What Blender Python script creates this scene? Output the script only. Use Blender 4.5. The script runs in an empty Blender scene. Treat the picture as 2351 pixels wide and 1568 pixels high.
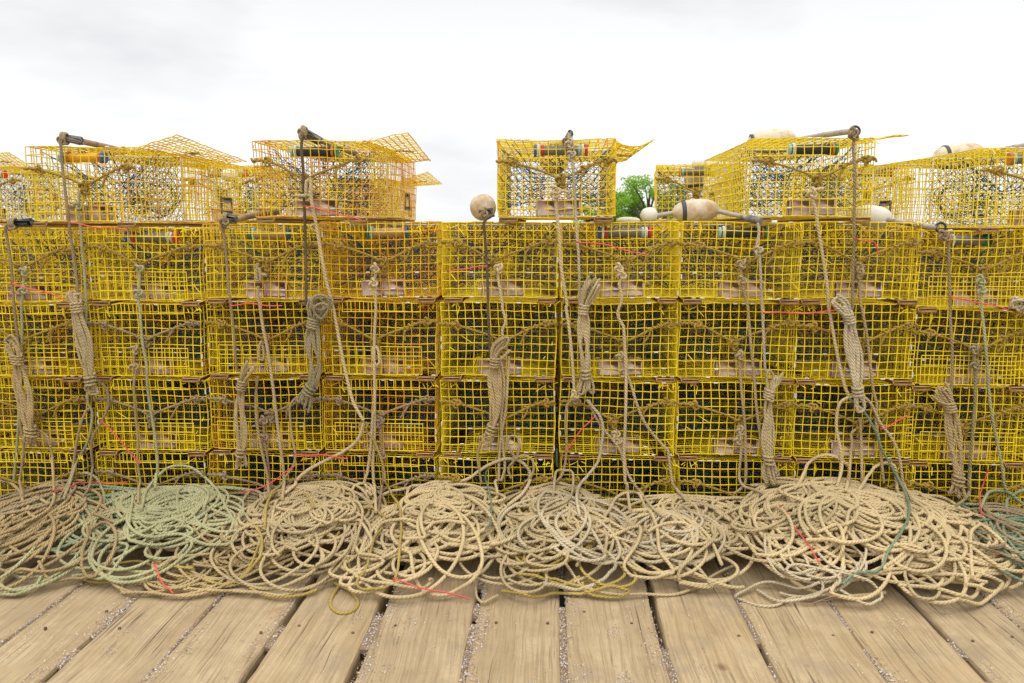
import bpy, math, random
import numpy as np
from mathutils import Vector, Matrix
random.seed(11); rng = np.random.default_rng(7)
C = bpy.context.scene.collection
PI = math.pi
# ---------------------------------------------------------------- camera model (view units: 2351 x 1568)
F, CX, CY, H = 1870.0, 1175.5, 784.0, 1.425
PITCH, YAW = math.radians(7.9), math.radians(2.75)
D = 3.70                                   # distance of the front faces of the first rank
cp, sp, cy_, sy_ = math.cos(PITCH), math.sin(PITCH), math.cos(YAW), math.sin(YAW)
FWD = np.array([-sy_*cp, cy_*cp, -sp]); RGT = np.array([cy_, sy_, 0.0]); UP = np.cross(RGT, FWD)
CAM = np.array([0.0, 0.0, H])
def ray(vx, vy):
    return FWD + RGT*((vx-CX)/F) - UP*((vy-CY)/F)
def at(vx, vy, Y):
    d = ray(vx, vy); return CAM + d*(Y/d[1])
def Zm(ox, oy, s):
    return lambda pts: [((ox+x/s)*.76530, (oy+y/s)*.76530) for x, y in pts]
ZA, ZB, ZC, ZD, ZE = [Zm(o, 360, 2.8) for o in (0, 700, 1350, 1850, 2372)]
ZF, ZG, ZH, ZI, ZJ = [Zm(o, 850, 2.6134) for o in (0, 700, 1300, 1850, 2372)]
ZK, ZL, ZM, ZN = [Zm(o, 1350, 2.2437) for o in (0, 700, 1400, 2272)]
# ---------------------------------------------------------------- materials
def mat(name):
    m = bpy.data.materials.new(name); m.use_nodes = True
    n = m.node_tree.nodes; b = n['Principled BSDF']; return m, m.node_tree, b
def N(t, typ, **kw):
    n = t.nodes.new(typ)
    for k, v in kw.items():
        if k in n.inputs: n.inputs[k].default_value = v
        else: setattr(n, k, v)
    return n
def mixc(t, fac, a, b):
    m = t.nodes.new('ShaderNodeMix'); m.data_type = 'RGBA'
    for sock, v in ((m.inputs[0], fac), (m.inputs[6], a), (m.inputs[7], b)):
        if hasattr(v, 'is_output'): t.links.new(v, sock)
        elif isinstance(v, (int, float)): sock.default_value = v
        else: sock.default_value = (*v, 1)
    return m.outputs[2]
def ramp(t, src, lo, hi, a=0.0, b=1.0):
    m = N(t, 'ShaderNodeMapRange'); t.links.new(src, m.inputs[0])
    for i, v in enumerate((lo, hi, a, b)): m.inputs[i+1].default_value = v
    return m.outputs[0]
def noise(t, co, scale, detail=4, rough=.55, vec=(1,1,1)):
    mp = N(t, 'ShaderNodeMapping'); mp.inputs['Scale'].default_value = vec; t.links.new(co, mp.inputs[0])
    n = N(t, 'ShaderNodeTexNoise'); n.inputs['Scale'].default_value = scale; n.inputs['Detail'].default_value = detail
    n.inputs['Roughness'].default_value = rough; t.links.new(mp.outputs[0], n.inputs['Vector']); return n.outputs['Fac']
def objco(t):
    return N(t, 'ShaderNodeTexCoord').outputs['Object']
def bump(t, b, h, strength, dist):
    n = N(t, 'ShaderNodeBump'); n.inputs['Strength'].default_value = strength; n.inputs['Distance'].default_value = dist
    t.links.new(h, n.inputs['Height']); t.links.new(n.outputs[0], b.inputs['Normal'])
def offs(t, co):                            # shift the pattern by a random amount per object
    oi = N(t, 'ShaderNodeObjectInfo'); a = N(t, 'ShaderNodeVectorMath', operation='SCALE'); a.inputs[0].default_value = (37, 53, 19)
    t.links.new(oi.outputs['Random'], a.inputs['Scale']); s = N(t, 'ShaderNodeVectorMath', operation='ADD')
    t.links.new(co, s.inputs[0]); t.links.new(a.outputs[0], s.inputs[1]); return s.outputs[0]
def simple(name, col, rough=.6, var=.25, scale=20, dirt=None, dscale=5, dlo=.5, dhi=.65, metal=0, bmp=0):
    m, t, b = mat(name); co = offs(t, objco(t))
    n1 = noise(t, co, scale); c = mixc(t, n1, [v*(1-var) for v in col], [min(1, v*(1+var)) for v in col])
    if dirt: c = mixc(t, ramp(t, noise(t, co, dscale, 6, .65), dlo, dhi), c, dirt)
    t.links.new(c, b.inputs['Base Color']); b.inputs['Roughness'].default_value = rough; b.inputs['Metallic'].default_value = metal
    if bmp: bump(t, b, noise(t, co, scale*3, 5), .6, bmp)
    return m
def wire_mat():
    m, t, b = mat('yellow_coated_wire'); co = offs(t, objco(t))
    at_ = N(t, 'ShaderNodeAttribute', attribute_type='OBJECT', attribute_name='rust')
    y = mixc(t, noise(t, co, 6), (.92, .65, .006), (.96, .78, .02))
    n = noise(t, co, 7, 6, .7); s = N(t, 'ShaderNodeMath', operation='ADD'); t.links.new(n, s.inputs[0]); t.links.new(at_.outputs['Fac'], s.inputs[1])
    c = mixc(t, ramp(t, s.outputs[0], .54, .70, 0, .9), y, (.78, .34, .012))
    n2 = noise(t, co, 28, 5, .7); s2 = N(t, 'ShaderNodeMath', operation='MULTIPLY_ADD'); t.links.new(at_.outputs['Fac'], s2.inputs[0]); s2.inputs[1].default_value = .4; t.links.new(n2, s2.inputs[2])
    c = mixc(t, ramp(t, s2.outputs[0], .64, .74, 0, .85), c, (.24, .10, .02))
    c = mixc(t, ramp(t, noise(t, co, 3.1, 3), .60, .75, 0, .35), c, (.50, .40, .18))
    t.links.new(c, b.inputs['Base Color']); b.inputs['Roughness'].default_value = .5; return m
def rope_mat(name, col, col2=None, stripe=.35, turns=1, dirt=.5, grain=.3):
    m, t, b = mat(name)
    uv = N(t, 'ShaderNodeUVMap'); sx = N(t, 'ShaderNodeSeparateXYZ'); t.links.new(uv.outputs[0], sx.inputs[0])
    # u = metres along the rope, v = turn round it; three strands, one full turn in 45 mm
    a = N(t, 'ShaderNodeMath', operation='MULTIPLY'); t.links.new(sx.outputs[0], a.inputs[0]); a.inputs[1].default_value = 3/.048
    v3 = N(t, 'ShaderNodeMath', operation='MULTIPLY'); t.links.new(sx.outputs[1], v3.inputs[0]); v3.inputs[1].default_value = 3
    s = N(t, 'ShaderNodeMath', operation='ADD'); t.links.new(a.outputs[0], s.inputs[0]); t.links.new(v3.outputs[0], s.inputs[1])
    k = N(t, 'ShaderNodeMath', operation='MULTIPLY'); t.links.new(s.outputs[0], k.inputs[0]); k.inputs[1].default_value = 2*PI
    w = N(t, 'ShaderNodeMath', operation='SINE'); t.links.new(k.outputs[0], w.inputs[0])
    h = ramp(t, w.outputs[0], -1, 1)
    co = objco(t); big = noise(t, co, 5, 4, .6); fine = noise(t, co, 90, 3, .6)
    c = mixc(t, ramp(t, big, .35, .68), [x*(1-grain) for x in col], [min(.95, x*(1+grain*.35)) for x in col])
    groove = ramp(t, w.outputs[0], -1, .1, stripe, 0)
    c = mixc(t, groove, c, col2 or [x*.38 for x in col])
    c = mixc(t, ramp(t, noise(t, co, 14, 5, .65), .56, .75, 0, dirt), c, [x*.45 for x in col])
    c = mixc(t, ramp(t, fine, .4, .7, 0, .25), c, [x*.6 for x in col])
    t.links.new(c, b.inputs['Base Color']); b.inputs['Roughness'].default_value = .85
    b.inputs['Specular IOR Level'].default_value = .25
    bump(t, b, h, .9, .003); return m
M = {}
M['wire'] = wire_mat()
M['wire_dark'] = simple('green_coated_wire', (.02, .10, .07), .5)
M['net'] = simple('knitted_twine', (.035, .036, .030), .8, .5, 12, (.015, .045, .04), 4)
M['net_blue'] = simple('blue_twine', (.02, .07, .12), .8, .4, 12)
M['brick'] = simple('dusty_brick', (.62, .43, .31), .9, .2, 30, (.72, .60, .50), 22, .56, .7, bmp=.002)
M['runner'] = simple('brown_oak_runner', (.52, .28, .09), .8, .3, 14, (.28, .16, .08), 9, .5, .7, bmp=.001)
M['clip'] = simple('white_crimp', (.72, .70, .66), .4, .1)
M['black'] = simple('black_rubber', (.03, .03, .032), .6, .3)
M['vent'] = simple('grey_vent_plastic', (.23, .19, .15), .7, .3, 16)
M['tubegrey'] = simple('grey_tube', (.16, .15, .14), .6, .3)
M['tubeyel'] = simple('orange_tube', (.80, .42, .02), .5, .15)
M['tubewood'] = simple('tan_tube', (.46, .30, .12), .6, .25)
for n_, c_ in (('red', (.62, .03, .03)), ('blue', (.02, .12, .42)), ('white', (.65, .66, .66)), ('green', (.02, .28, .12)), ('orange', (.55, .20, .03)), ('cyan', (.30, .52, .55))):
    M['b_'+n_] = simple(n_+'_rubber_band', c_, .6, .15)
M['ribbon'] = simple('red_plastic_tie', (.72, .08, .07), .4, .08)
M['foam'] = simple('weathered_cream_foam', (.66, .57, .42), .75, .25, 60, (.46, .29, .13), 9, .46, .64, bmp=.0015)
M['foam_white'] = simple('white_foam', (.72, .69, .62), .6, .06, 10, (.62, .55, .42), 7, .56, .75, bmp=.0008)
M['band_dark'] = simple('dark_paint_band', (.06, .06, .07), .6, .3)
M['pole'] = simple('weathered_pole', (.40, .35, .29), .6, .25, 25, (.17, .14, .11), 12, .52, .66)
M['greywood'] = simple('grey_wood', (.24, .21, .18), .8, .4, 24, (.10, .085, .07), 14, .5, .65, bmp=.001)
M['brownwood'] = simple('brown_stick', (.33, .22, .13), .8, .35, 24, (.16, .11, .07), 14, .5, .65, bmp=.001)
R = {}
R['tan'] = rope_mat('tan_rope', (.58, .425, .205), stripe=.55)
R['beige'] = rope_mat('beige_rope', (.63, .485, .26), stripe=.45)
R['cream'] = rope_mat('cream_rope', (.70, .54, .29), stripe=.22, dirt=.3, grain=.2)
R['brown'] = rope_mat('brown_rope', (.50, .355, .17), stripe=.55)
R['pink'] = rope_mat('pinkish_brown_rope', (.46, .31, .20), stripe=.5)
R['grey'] = rope_mat('grey_rope', (.43, .32, .18), stripe=.6)
R['dark'] = rope_mat('dark_rope', (.17, .12, .075), stripe=.5)
R['olive'] = rope_mat('olive_rope', (.43, .35, .19), stripe=.5)
R['white'] = rope_mat('whitish_rope', (.68, .56, .36), stripe=.5)
R['green'] = rope_mat('pale_green_rope', (.50, .47, .25), stripe=.2, dirt=.35)
R['mint'] = rope_mat('mint_rope', (.38, .42, .235), stripe=.25, dirt=.4)
R['teal'] = rope_mat('teal_rope', (.26, .33, .21), stripe=.45)
R['yellow'] = rope_mat('yellow_rope', (.58, .42, .11), stripe=.5, col2=(.22, .16, .06))
R['bridle'] = rope_mat('bridle_rope', (.52, .34, .06), stripe=.6, dirt=.6, grain=.45)
R['bridle2'] = rope_mat('brown_bridle_rope', (.46, .33, .17), stripe=.6, dirt=.5, grain=.35)
# ---------------------------------------------------------------- mesh helpers
class MB:
    def __init__(s): s.v = []; s.f = []; s.uv = []; s.mi = []; s.n = 0
    def add(s, verts, faces, uv=None, mi=0):
        verts = np.asarray(verts, float); faces = np.asarray(faces, int)
        s.v.append(verts); s.f.append(faces+s.n); s.n += len(verts)
        s.uv.append(np.zeros((faces.size, 2)) if uv is None else np.asarray(uv).reshape(-1, 2)); s.mi.append(np.full(len(faces), mi))
    def tube(s, pts, r, k=6, closed=False, caps=True, mi=0, u0=0.0):
        P = np.asarray(pts, float); n = len(P)
        if n < 2: return
        T = np.roll(P, -1, 0)-np.roll(P, 1, 0)
        if not closed: T[0] = P[1]-P[0]; T[-1] = P[-1]-P[-2]
        T /= np.maximum(np.linalg.norm(T, axis=1, keepdims=True), 1e-9)
        a = np.array([0, 0, 1.0]) if abs(T[0][2]) < .9 else np.array([1.0, 0, 0])
        nrm = np.cross(T[0], a); nrm /= np.linalg.norm(nrm); NN = np.empty_like(P)
        for i in range(n):
            nrm = nrm-T[i]*nrm.dot(T[i]); l = math.sqrt(nrm.dot(nrm)); nrm = nrm/l if l > 1e-6 else np.array([1.0, 0, 0]); NN[i] = nrm
        B = np.cross(T, NN); th = np.arange(k)*2*PI/k + (PI/4 if k == 4 else 0)
        rr = np.broadcast_to(np.asarray(r, float).reshape(-1, 1, 1), (n, 1, 1)) if np.ndim(r) else r
        V = P[:, None, :]+rr*(NN[:, None, :]*np.cos(th)[None, :, None]+B[:, None, :]*np.sin(th)[None, :, None])
        m = n if closed else n-1; i = np.arange(m)[:, None]; j = np.arange(k)[None, :]; i2 = (i+1) % n; j2 = (j+1) % k
        Fc = np.stack([i*k+j, i*k+j2, i2*k+j2, i2*k+j], -1).reshape(-1, 4)
        seg = np.linalg.norm(np.roll(P, -1, 0)-P, axis=1); L = u0+np.concatenate([[0], np.cumsum(seg)])
        ua = np.broadcast_to(L[:m][:, None], (m, k)); ub = np.broadcast_to(L[1:m+1][:, None], (m, k))
        va = np.broadcast_to(j/k, (m, k)); vb = va+1/k
        UV = np.stack([np.stack([ua, va], -1), np.stack([ua, vb], -1), np.stack([ub, vb], -1), np.stack([ub, va], -1)], 2).reshape(-1, 2)
        s.add(V.reshape(-1, 3), Fc, UV, mi)
        if caps and not closed:
            for e, rev in ((0, True), (n-1, False)):
                idx = list(range(k)); idx = idx[::-1] if rev else idx
                c = V[e].mean(0); vv = np.vstack([V[e], c]); ff = [[idx[q], idx[(q+1) % k], k, k] for q in range(k)]
                s.add(vv, [[a_, b_, c_, c_] for a_, b_, c_, _ in ff], None, mi)
    def prisms(s, A, B, r, mi=0):           # many thin square wires at once
        A = np.asarray(A, float); B = np.asarray(B, float); d = B-A; L = np.linalg.norm(d, axis=1, keepdims=True); ok = L[:, 0] > 1e-6
        A, B, d, L = A[ok], B[ok], d[ok], L[ok]; d = d/L; ref = np.where(np.abs(d[:, 2:3]) < .8, [[0, 0, 1.0]], [[1.0, 0, 0]])
        n1 = np.cross(d, ref); n1 /= np.linalg.norm(n1, axis=1, keepdims=True); n2 = np.cross(d, n1); k = 4
        out = []
        for P in (A-d*r*.3, B+d*r*.3):
            for q in range(k):
                a = q*PI/2+PI/4; out.append(P+r*(n1*math.cos(a)+n2*math.sin(a)))
        V = np.stack(out, 1); m = len(A); base = (np.arange(m)*8)[:, None, None]
        quads = np.array([[q, (q+1) % 4, 4+(q+1) % 4, 4+q] for q in range(4)])[None]
        s.add(V.reshape(-1, 3), (base+quads).reshape(-1, 4), None, mi)
    def box(s, c, size, rot=None, bev=0.0, mi=0, jit=0.0):
        bm_pts = []
        sx, sy, sz = [q/2 for q in size]; b = min(bev, sx, sy, sz)
        # chamfered box: 24 vertices
        V = []; ids = {}
        for ax in range(3):
            for sg in (-1, 1):
                for e1 in (-1, 1):
                    for e2 in (-1, 1):
                        o = [0, 0, 0]; o[ax] = sg*(sx, sy, sz)[ax]; a1, a2 = (ax+1) % 3, (ax+2) % 3
                        o[a1] = e1*((sx, sy, sz)[a1]-b); o[a2] = e2*((sx, sy, sz)[a2]-b); ids[(ax, sg, e1, e2)] = len(V); V.append(o)
        Fq = []
        for ax in range(3):
            for sg in (-1, 1):
                q = [ids[(ax, sg, -1, -1)], ids[(ax, sg, 1, -1)], ids[(ax, sg, 1, 1)], ids[(ax, sg, -1, 1)]]
                Fq.append(q if sg > 0 else q[::-1])
        if b > 0:
            def vid(ax, signs): a1, a2 = (ax+1) % 3, (ax+2) % 3; return ids[(ax, signs[ax], signs[a1], signs[a2])]
            for ax in range(3):             # edges parallel to ax
                a1, a2 = (ax+1) % 3, (ax+2) % 3
                for s1 in (-1, 1):
                    for s2 in (-1, 1):
                        g = [0, 0, 0]; g[a1] = s1; g[a2] = s2; lo = g[:]; lo[ax] = -1; hi = g[:]; hi[ax] = 1
                        q = [vid(a1, lo), vid(a2, lo), vid(a2, hi), vid(a1, hi)]; Fq.append(q if s1*s2 < 0 else q[::-1])
            for g in [(a, b2, c2) for a in (-1, 1) for b2 in (-1, 1) for c2 in (-1, 1)]:
                t3 = [vid(0, g), vid(1, g), vid(2, g)]; t3 = t3 if g[0]*g[1]*g[2] > 0 else t3[::-1]; Fq.append(t3+[t3[2]])
        V = np.array(V, float)
        if jit: V += rng.normal(0, jit, V.shape)
        if rot is not None: V = V @ np.array(rot.to_3x3()).T
        s.add(V+np.array(c), Fq, None, mi)
    def lathe(s, p0, p1, prof, k=24, mi=0):  # profile (t along axis 0..1, radius)
        p0 = np.array(p0, float); p1 = np.array(p1, float)
        pts = [p0+(p1-p0)*t for t, _ in prof]; s.tube(pts, [max(r, 1e-4) for _, r in prof], k, mi=mi, caps=True)
    def build(s, name, mats, parent=None, smooth=True):
        V = np.concatenate(s.v); Fc = np.concatenate(s.f); UV = np.concatenate(s.uv); mi = np.concatenate(s.mi)
        me = bpy.data.meshes.new(name)
        tri = Fc[:, 2] == Fc[:, 3]; lt = np.where(tri, 3, 4)
        keep = np.ones(Fc.shape, bool); keep[tri, 3] = False
        me.vertices.add(len(V)); me.vertices.foreach_set('co', V.astype(np.float32).ravel())
        lv = Fc[keep]; me.loops.add(len(lv)); me.loops.foreach_set('vertex_index', lv.astype(np.int32))
        st = np.concatenate([[0], np.cumsum(lt)[:-1]]); me.polygons.add(len(Fc)); me.polygons.foreach_set('loop_start', st.astype(np.int32))
        me.polygons.foreach_set('loop_total', lt.astype(np.int32))
        me.polygons.foreach_set('material_index', mi.astype(np.int32)); me.polygons.foreach_set('use_smooth', np.full(len(Fc), smooth))
        ul = me.uv_layers.new(name='UVMap'); ul.data.foreach_set('uv', UV.reshape(-1, 4, 2)[keep].astype(np.float32).ravel())
        me.update(); me.validate()
        for m_ in (mats if isinstance(mats, (list, tuple)) else [mats]): me.materials.append(m_)
        o = bpy.data.objects.new(name, me); C.objects.link(o)
        if parent is not None: o.parent = parent
        return o
def tag(o, label=None, cat=None, group=None, kind=None):
    for k, v in (('label', label), ('category', cat), ('group', group), ('kind', kind)):
        if v: o[k] = v
    return o
def empty(name, loc, rz=0):
    o = bpy.data.objects.new(name, None); C.objects.link(o); o.location = tuple(loc); o.rotation_euler = (0, 0, rz); o.empty_display_size = .1; return o
def spline(pts, step=.012, closed=False):
    P = np.asarray(pts, float); n = len(P)
    if n < 3: pass
    out = []
    idx = range(n if closed else n-1)
    for i in idx:
        p1, p2 = P[i], P[(i+1) % n]
        p0 = P[i-1] if (i > 0 or closed) else 2*p1-p2
        p3 = P[(i+2) % n] if (i+2 < n or closed) else 2*p2-p1
        m = max(1, int(np.linalg.norm(p2-p1)/step)); t = (np.arange(m)/m)[:, None]
        out.append(.5*((2*p1)+(-p0+p2)*t+(2*p0-5*p1+4*p2-p3)*t*t+(-p0+3*p1-3*p2+p3)*t**3))
    if not closed: out.append(P[-1:])
    return np.concatenate(out)
def part(src, parent):                      # copy of a part (and its sub-parts), sharing the mesh
    o = src.copy(); C.objects.link(o); o.parent = parent
    for ch in src.children:
        c = ch.copy(); C.objects.link(c); c.parent = o
    return o
# ---------------------------------------------------------------- trap part prototypes (front face at y=0, 21 x 14 x 48 inch)
CELL = .0375; W, HT, L = 14*CELL, 9*CELL, 32*CELL; RUN = .0255
def cage_mesh(seed, lid_hole=False):
    g = np.random.default_rng(seed); ph = g.uniform(0, 6.28, 8); mb = MB(); wr = .0024
    A = []; B = []
    def warp(p):
        x, y, z = p[..., 0], p[..., 1], p[..., 2]; q = p.copy()
        q[..., 0] += .004*np.sin(5*y+ph[0])*np.cos(7*z+ph[1])+.003*np.sin(17*z+ph[6]); q[..., 2] += .005*np.sin(9*x+ph[2])*np.sin(4*y+ph[3])-.004*np.cos(x*6)*np.sin(y*2.6)
        q[..., 1] += .005*np.sin(8*x+ph[4])*np.cos(9*z+ph[5]); return q+g.normal(0, .0009, q.shape)
    per = [(i*CELL, 0) for i in range(14)]+[(W, j*CELL) for j in range(9)]+[(W-i*CELL, HT) for i in range(14)]+[(0, HT-j*CELL) for j in range(9)]
    G = np.array([[(px-W/2, y*CELL, pz+RUN) for px, pz in per] for y in range(33)])
    G = warp(G)
    A.append(G.reshape(-1, 3)); B.append(np.roll(G, -1, 1).reshape(-1, 3))
    A.append(G[:-1].reshape(-1, 3)); B.append(G[1:].reshape(-1, 3))
    for e in (0, 32):
        E = np.array([[(i*CELL-W/2, e*CELL, j*CELL+RUN) for j in range(10)] for i in range(15)]); E = warp(E)
        for i in range(15):                 # border nodes = ring nodes so that wires meet
            for j in range(10):
                key = (i*CELL, j*CELL)
                for k_, (px, pz) in enumerate(per):
                    if abs(px-key[0]) < 1e-6 and abs(pz-key[1]) < 1e-6: E[i, j] = G[e, k_]
        A.append(E[1:14, :-1].reshape(-1, 3)); B.append(E[1:14, 1:].reshape(-1, 3)); A.append(E[:-1, 1:9].reshape(-1, 3)); B.append(E[1:, 1:9].reshape(-1, 3))
    mb.prisms(np.concatenate(A), np.concatenate(B), wr); A = []; B = []
    def sheet(p, q, r_, nu, nv):            # a wire panel spanned by three corners
        p, q, r_ = map(np.array, (p, q, r_)); Q = np.array([[p+(q-p)*i/nu+(r_-p)*j/nv for j in range(nv+1)] for i in range(nu+1)])+g.normal(0, .0012, (nu+1, nv+1, 3))
        A.append(Q[:-1].reshape(-1, 3)); B.append(Q[1:].reshape(-1, 3)); A.append(Q[:, :-1].reshape(-1, 3)); B.append(Q[:, 1:].reshape(-1, 3))
    w2 = W/2-.012
    sheet((-w2, .42+g.uniform(0, .06), RUN+.004), (w2, .44, RUN+.004), (-w2, .44+g.uniform(0, .1), RUN+.15), 13, 4)
    sheet((-.15, .48, RUN+.05), (.15, .48, RUN+.05), (-.13, .80, RUN+.20), 8, 8); sheet((-w2, .86, RUN+.12), (w2, .86, RUN+.12), (-w2, .84, RUN+HT-.01), 13, 5)
    mb.prisms(np.concatenate(A), np.concatenate(B), wr*.9)
    # clipped wire ends left along the door and end seams
    S = []; S2 = []
    for q in range(16):
        x = g.choice([-1, 1])*g.uniform(.17, .26); z = RUN+HT+g.uniform(-.02, .004) if g.random() < .7 else RUN+g.uniform(.0, HT)
        p = np.array([x, -.002, z]); S.append(p); S2.append(p+np.array([g.normal(0, .018), g.uniform(-.022, .002), g.normal(-.012, .012)]))
    mb.prisms(S, S2, wr*.9)
    for q in range(13):
        x = g.integers(-6, 7)*CELL+CELL/2; z = RUN+g.choice([0, 0, 0, 9, 9, 3, 1])*CELL; mb.tube([(x-.008, -.003, z), (x+.010, -.003, z)], .0032, 6, mi=1)
    for q in range(7):
        x = g.choice([-1, 1])*W/2; z = RUN+g.integers(0, 9)*CELL+.02; y = g.choice([0, 0, .3, .6])
        mb.tube([(x, y-.002, z-.010), (x, y-.002, z+.012)], .0036, 6, mi=1)
    return mb
cages = [cage_mesh(s).build('wire_cage', [M['wire'], M['clip']]) for s in (3, 4, 5, 6, 8)]
def net_mesh(seed, sparse=False):
    g = np.random.default_rng(seed); mb = MB(); A = []; B = []; A2 = []; B2 = []
    def grid(fn, nu, nv, a, b, hole=None):
        P = np.array([[fn((u+(.5 if v % 2 else 0))/nu, v/nv) for v in range(nv+1)] for u in range(nu+1)])+g.normal(0, .004, (nu+1, nv+1, 3))
        for u in range(nu):
            for v in range(nv):
                if hole and hole(u/nu, v/nv): continue
                if v % 2 == 0: a += [P[u, v], P[u+1, v]]; b += [P[u, v+1], P[u, v+1]]
                else: a += [P[u, v], P[u, v]]; b += [P[u, v+1], P[u+1, v+1]]
    w, h = W*.97, HT*.95
    sag = g.uniform(-.02, .03)
    grid(lambda u, v: (-w/2+w*min(u, 1), .46+.05*math.sin(3*u+seed)+.05*math.sin(PI*v), RUN+.01+h*v), 17, 19, A, B, lambda u, v: math.sin(5*u+seed*2)*math.cos(4*v+seed) > .45) if not sparse else grid(lambda u, v: (-w/2+w*min(u, 1), .46+.05*math.sin(3*u+seed), RUN+.01+h*v), 15, 18, A, B)
    if not sparse: grid(lambda u, v: (-w/2+w*min(u, 1), .82+.04*math.sin(4*u+seed), RUN+.01+h*v), 16, 18, A, B, lambda u, v: math.sin(6*u+seed)*math.cos(5*v+seed*3) > .3)
    def funnel(y0, y1, r0x, r0z, r1, cz0, cz1):
        def f(u, v):
            a = u*2*PI; s = (1-v)**1.6
            return ((r1+(r0x-r1)*s)*math.cos(a), y0+(y1-y0)*v, cz0+(cz1-cz0)*v+(r1+(r0z-r1)*s)*math.sin(a)-sag*math.sin(PI*v))
        return f
    grid(funnel(.46, .76, w*.5, h*.5, .07, RUN+h*.5, RUN+h*.42), 22, 12, A2, B2)
    for sd in (-1, 1):                      # side entrance heads reach inwards from each side
        def fs(u, v, sd=sd):
            a = u*2*PI; s = (1-v)**1.4; r = .055+.09*s
            return (sd*(w/2-.2*v), .23+r*math.cos(a)*1.1, RUN+h*(.55-.15*v)+r*math.sin(a))
        grid(fs, 16, 8, A2, B2)
    mb.prisms(A, B, .0013 if sparse else .0014); mb.prisms(A2, B2, .0014 if sparse else .0016, 1)
    # gathering cords
    for q in range(5):
        x = g.uniform(-.2, .2); mb.tube(spline([(x, .02, RUN+HT*.95), (x*.5+g.normal(0, .05), .2, RUN+HT*g.uniform(.5, .8)), (g.normal(0, .1), .45, RUN+HT*g.uniform(.3, .6))], .05), .002, 4, mi=1)
    return mb
nets = [net_mesh(s).build('netting', [M['net'], M['net_blue']]) for s in (1, 2, 3)]
nets_s = [net_mesh(s, True).build('netting', [M['net'], M['net_blue']]) for s in (6, 7)]
nets_d = [net_mesh(s).build('netting', [M['net'], M['net']]) for s in (4, 5)]
def brick_mesh():
    mb = MB(); mb.box((0, 0, 0), (.098, .050, .074), bev=.005, jit=.001)
    return mb.build('brick', M['brick'])
brickp = brick_mesh()
def hoop_mesh():                            # bent wire basket that holds the bricks down
    mb = MB()
    for sd in (-1, 1):
        for q in range(2):
            x = sd*(.102+q*.012); mb.tube(spline([(x, .02, RUN+.003), (x, .02, RUN+.05), (x*.93, .025, RUN+.078), (x*.8, .05, RUN+.08)], .02), .0018, 4)
    mb.tube([(-.13, .018, RUN+.036), (.13, .018, RUN+.036)], .0018, 4); return mb.build('brick_holder', M['wire'])
hoopp = hoop_mesh()
rm = MB(); rm.box((0, L/2, RUN/2-.001), (.085, L+.03, RUN-.003), bev=.004); runp = rm.build('runner', M['runner'])
def panel_mesh():
    mb = MB(); A = []; B = []; x0, x1, z0, z1 = -.215, .2, RUN+.003, RUN+.135; y = -.010
    for i in range(12):
        x = x0+(x1-x0)*i/11; A.append((x, y, z0)); B.append((x+.002*math.sin(i), y, z1))
    for j in range(4):
        z = z0+(z1-z0)*j/3; A.append((x0, y-.003, z)); B.append((x1, y-.003, z+.002*math.cos(j)))
    mb.prisms(A, B, .0023); return mb.build('repair_panel', M['wire'])
panelp = panel_mesh()
def top_panel_mesh():
    mb = MB(); A = []; B = []; y = -.010
    for i in range(10):
        x = -.17+.04*i; A.append((x, y, RUN+HT-.042)); B.append((x, y, RUN+HT+.004))
    A.append((-.17, y-.003, RUN+HT-.042)); B.append((.19, y-.003, RUN+HT-.042)); mb.prisms(A, B, .0022); return mb.build('door_flap', M['wire'])
flapp = top_panel_mesh()
def postm():                                # grey side frames at the knitted heads
    mb = MB()
    x, z0, z1 = W/2-.012, RUN+.008, RUN+HT-.008; mb.tube([(-x, 0, z0), (-x, 0, z1), (x, 0, z1), (x, 0, z0)], .0036, 6, closed=True)
    return mb.build('head_frame', M['clip'])
postp = postm()
def ventm():
    mb = MB()
    for (x, z, w_, h_) in ((0, 0, .15, .02), (0, .07, .15, .03), (-.066, .035, .018, .06), (.066, .035, .018, .06)): mb.box((0, x, z), (.006, w_, h_), bev=.002)
    return mb.build('escape_vent', M['vent'])
ventp = ventm()
BCOL = ['b_blue', 'b_red', 'b_orange', 'b_white', 'b_green', 'b_cyan', 'black']
def tube_parts(seed, core, xc, half):
    g = np.random.default_rng(seed); mb = MB(); z = RUN+HT-.045; y = .035
    mb.tube([(xc-half, y, z), (xc+half, y, z)], .021, 12); t = mb.build('bait_tube', M[core])
    for sd in (-1, 1):
        x = xc+sd*(half-.008)
        for q in range(int(g.integers(2, 4))):
            b = MB(); rr = .0265+g.uniform(-.002, .004); b.tube([(x-.006, y, z), (x-.004, y, z), (x+.004, y, z), (x+.006, y, z)], [rr-.003, rr, rr, rr-.003], 14); b.build('rubber_band', M[BCOL[int(g.integers(0, len(BCOL)))]], t); x += sd*.016
    return t
tubes = [tube_parts(1, 'black', .0, .085), tube_parts(2, 'tubegrey', .02, .09), tube_parts(5, 'tubewood', .03, .08), tube_parts(8, 'tubeyel', .0, .085), tube_parts(13, 'black', -.04, .09), tube_parts(21, 'tubegrey', -.03, .08)]
def knot(mb, c, s=.016, r=.006, k=6, g=None):
    g = g or rng; a = np.linspace(0, 2*PI, 22, endpoint=False)+g.uniform(0, 6); n = 3
    x = (np.sin(a)+2*np.sin(2*a)); y = -np.sin(3*a); z = (np.cos(a)-2*np.cos(2*a))
    P = np.stack([x, y*.9, z], 1)*s/2.6; rot = Matrix.Rotation(g.uniform(0, 6), 3, 'Y') @ Matrix.Rotation(g.uniform(-.5, .5), 3, 'X')
    P = P @ np.array(rot).T*np.array([1, 1, 1.15])+np.array(c); mb.tube(P, r, k, closed=True)
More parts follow.
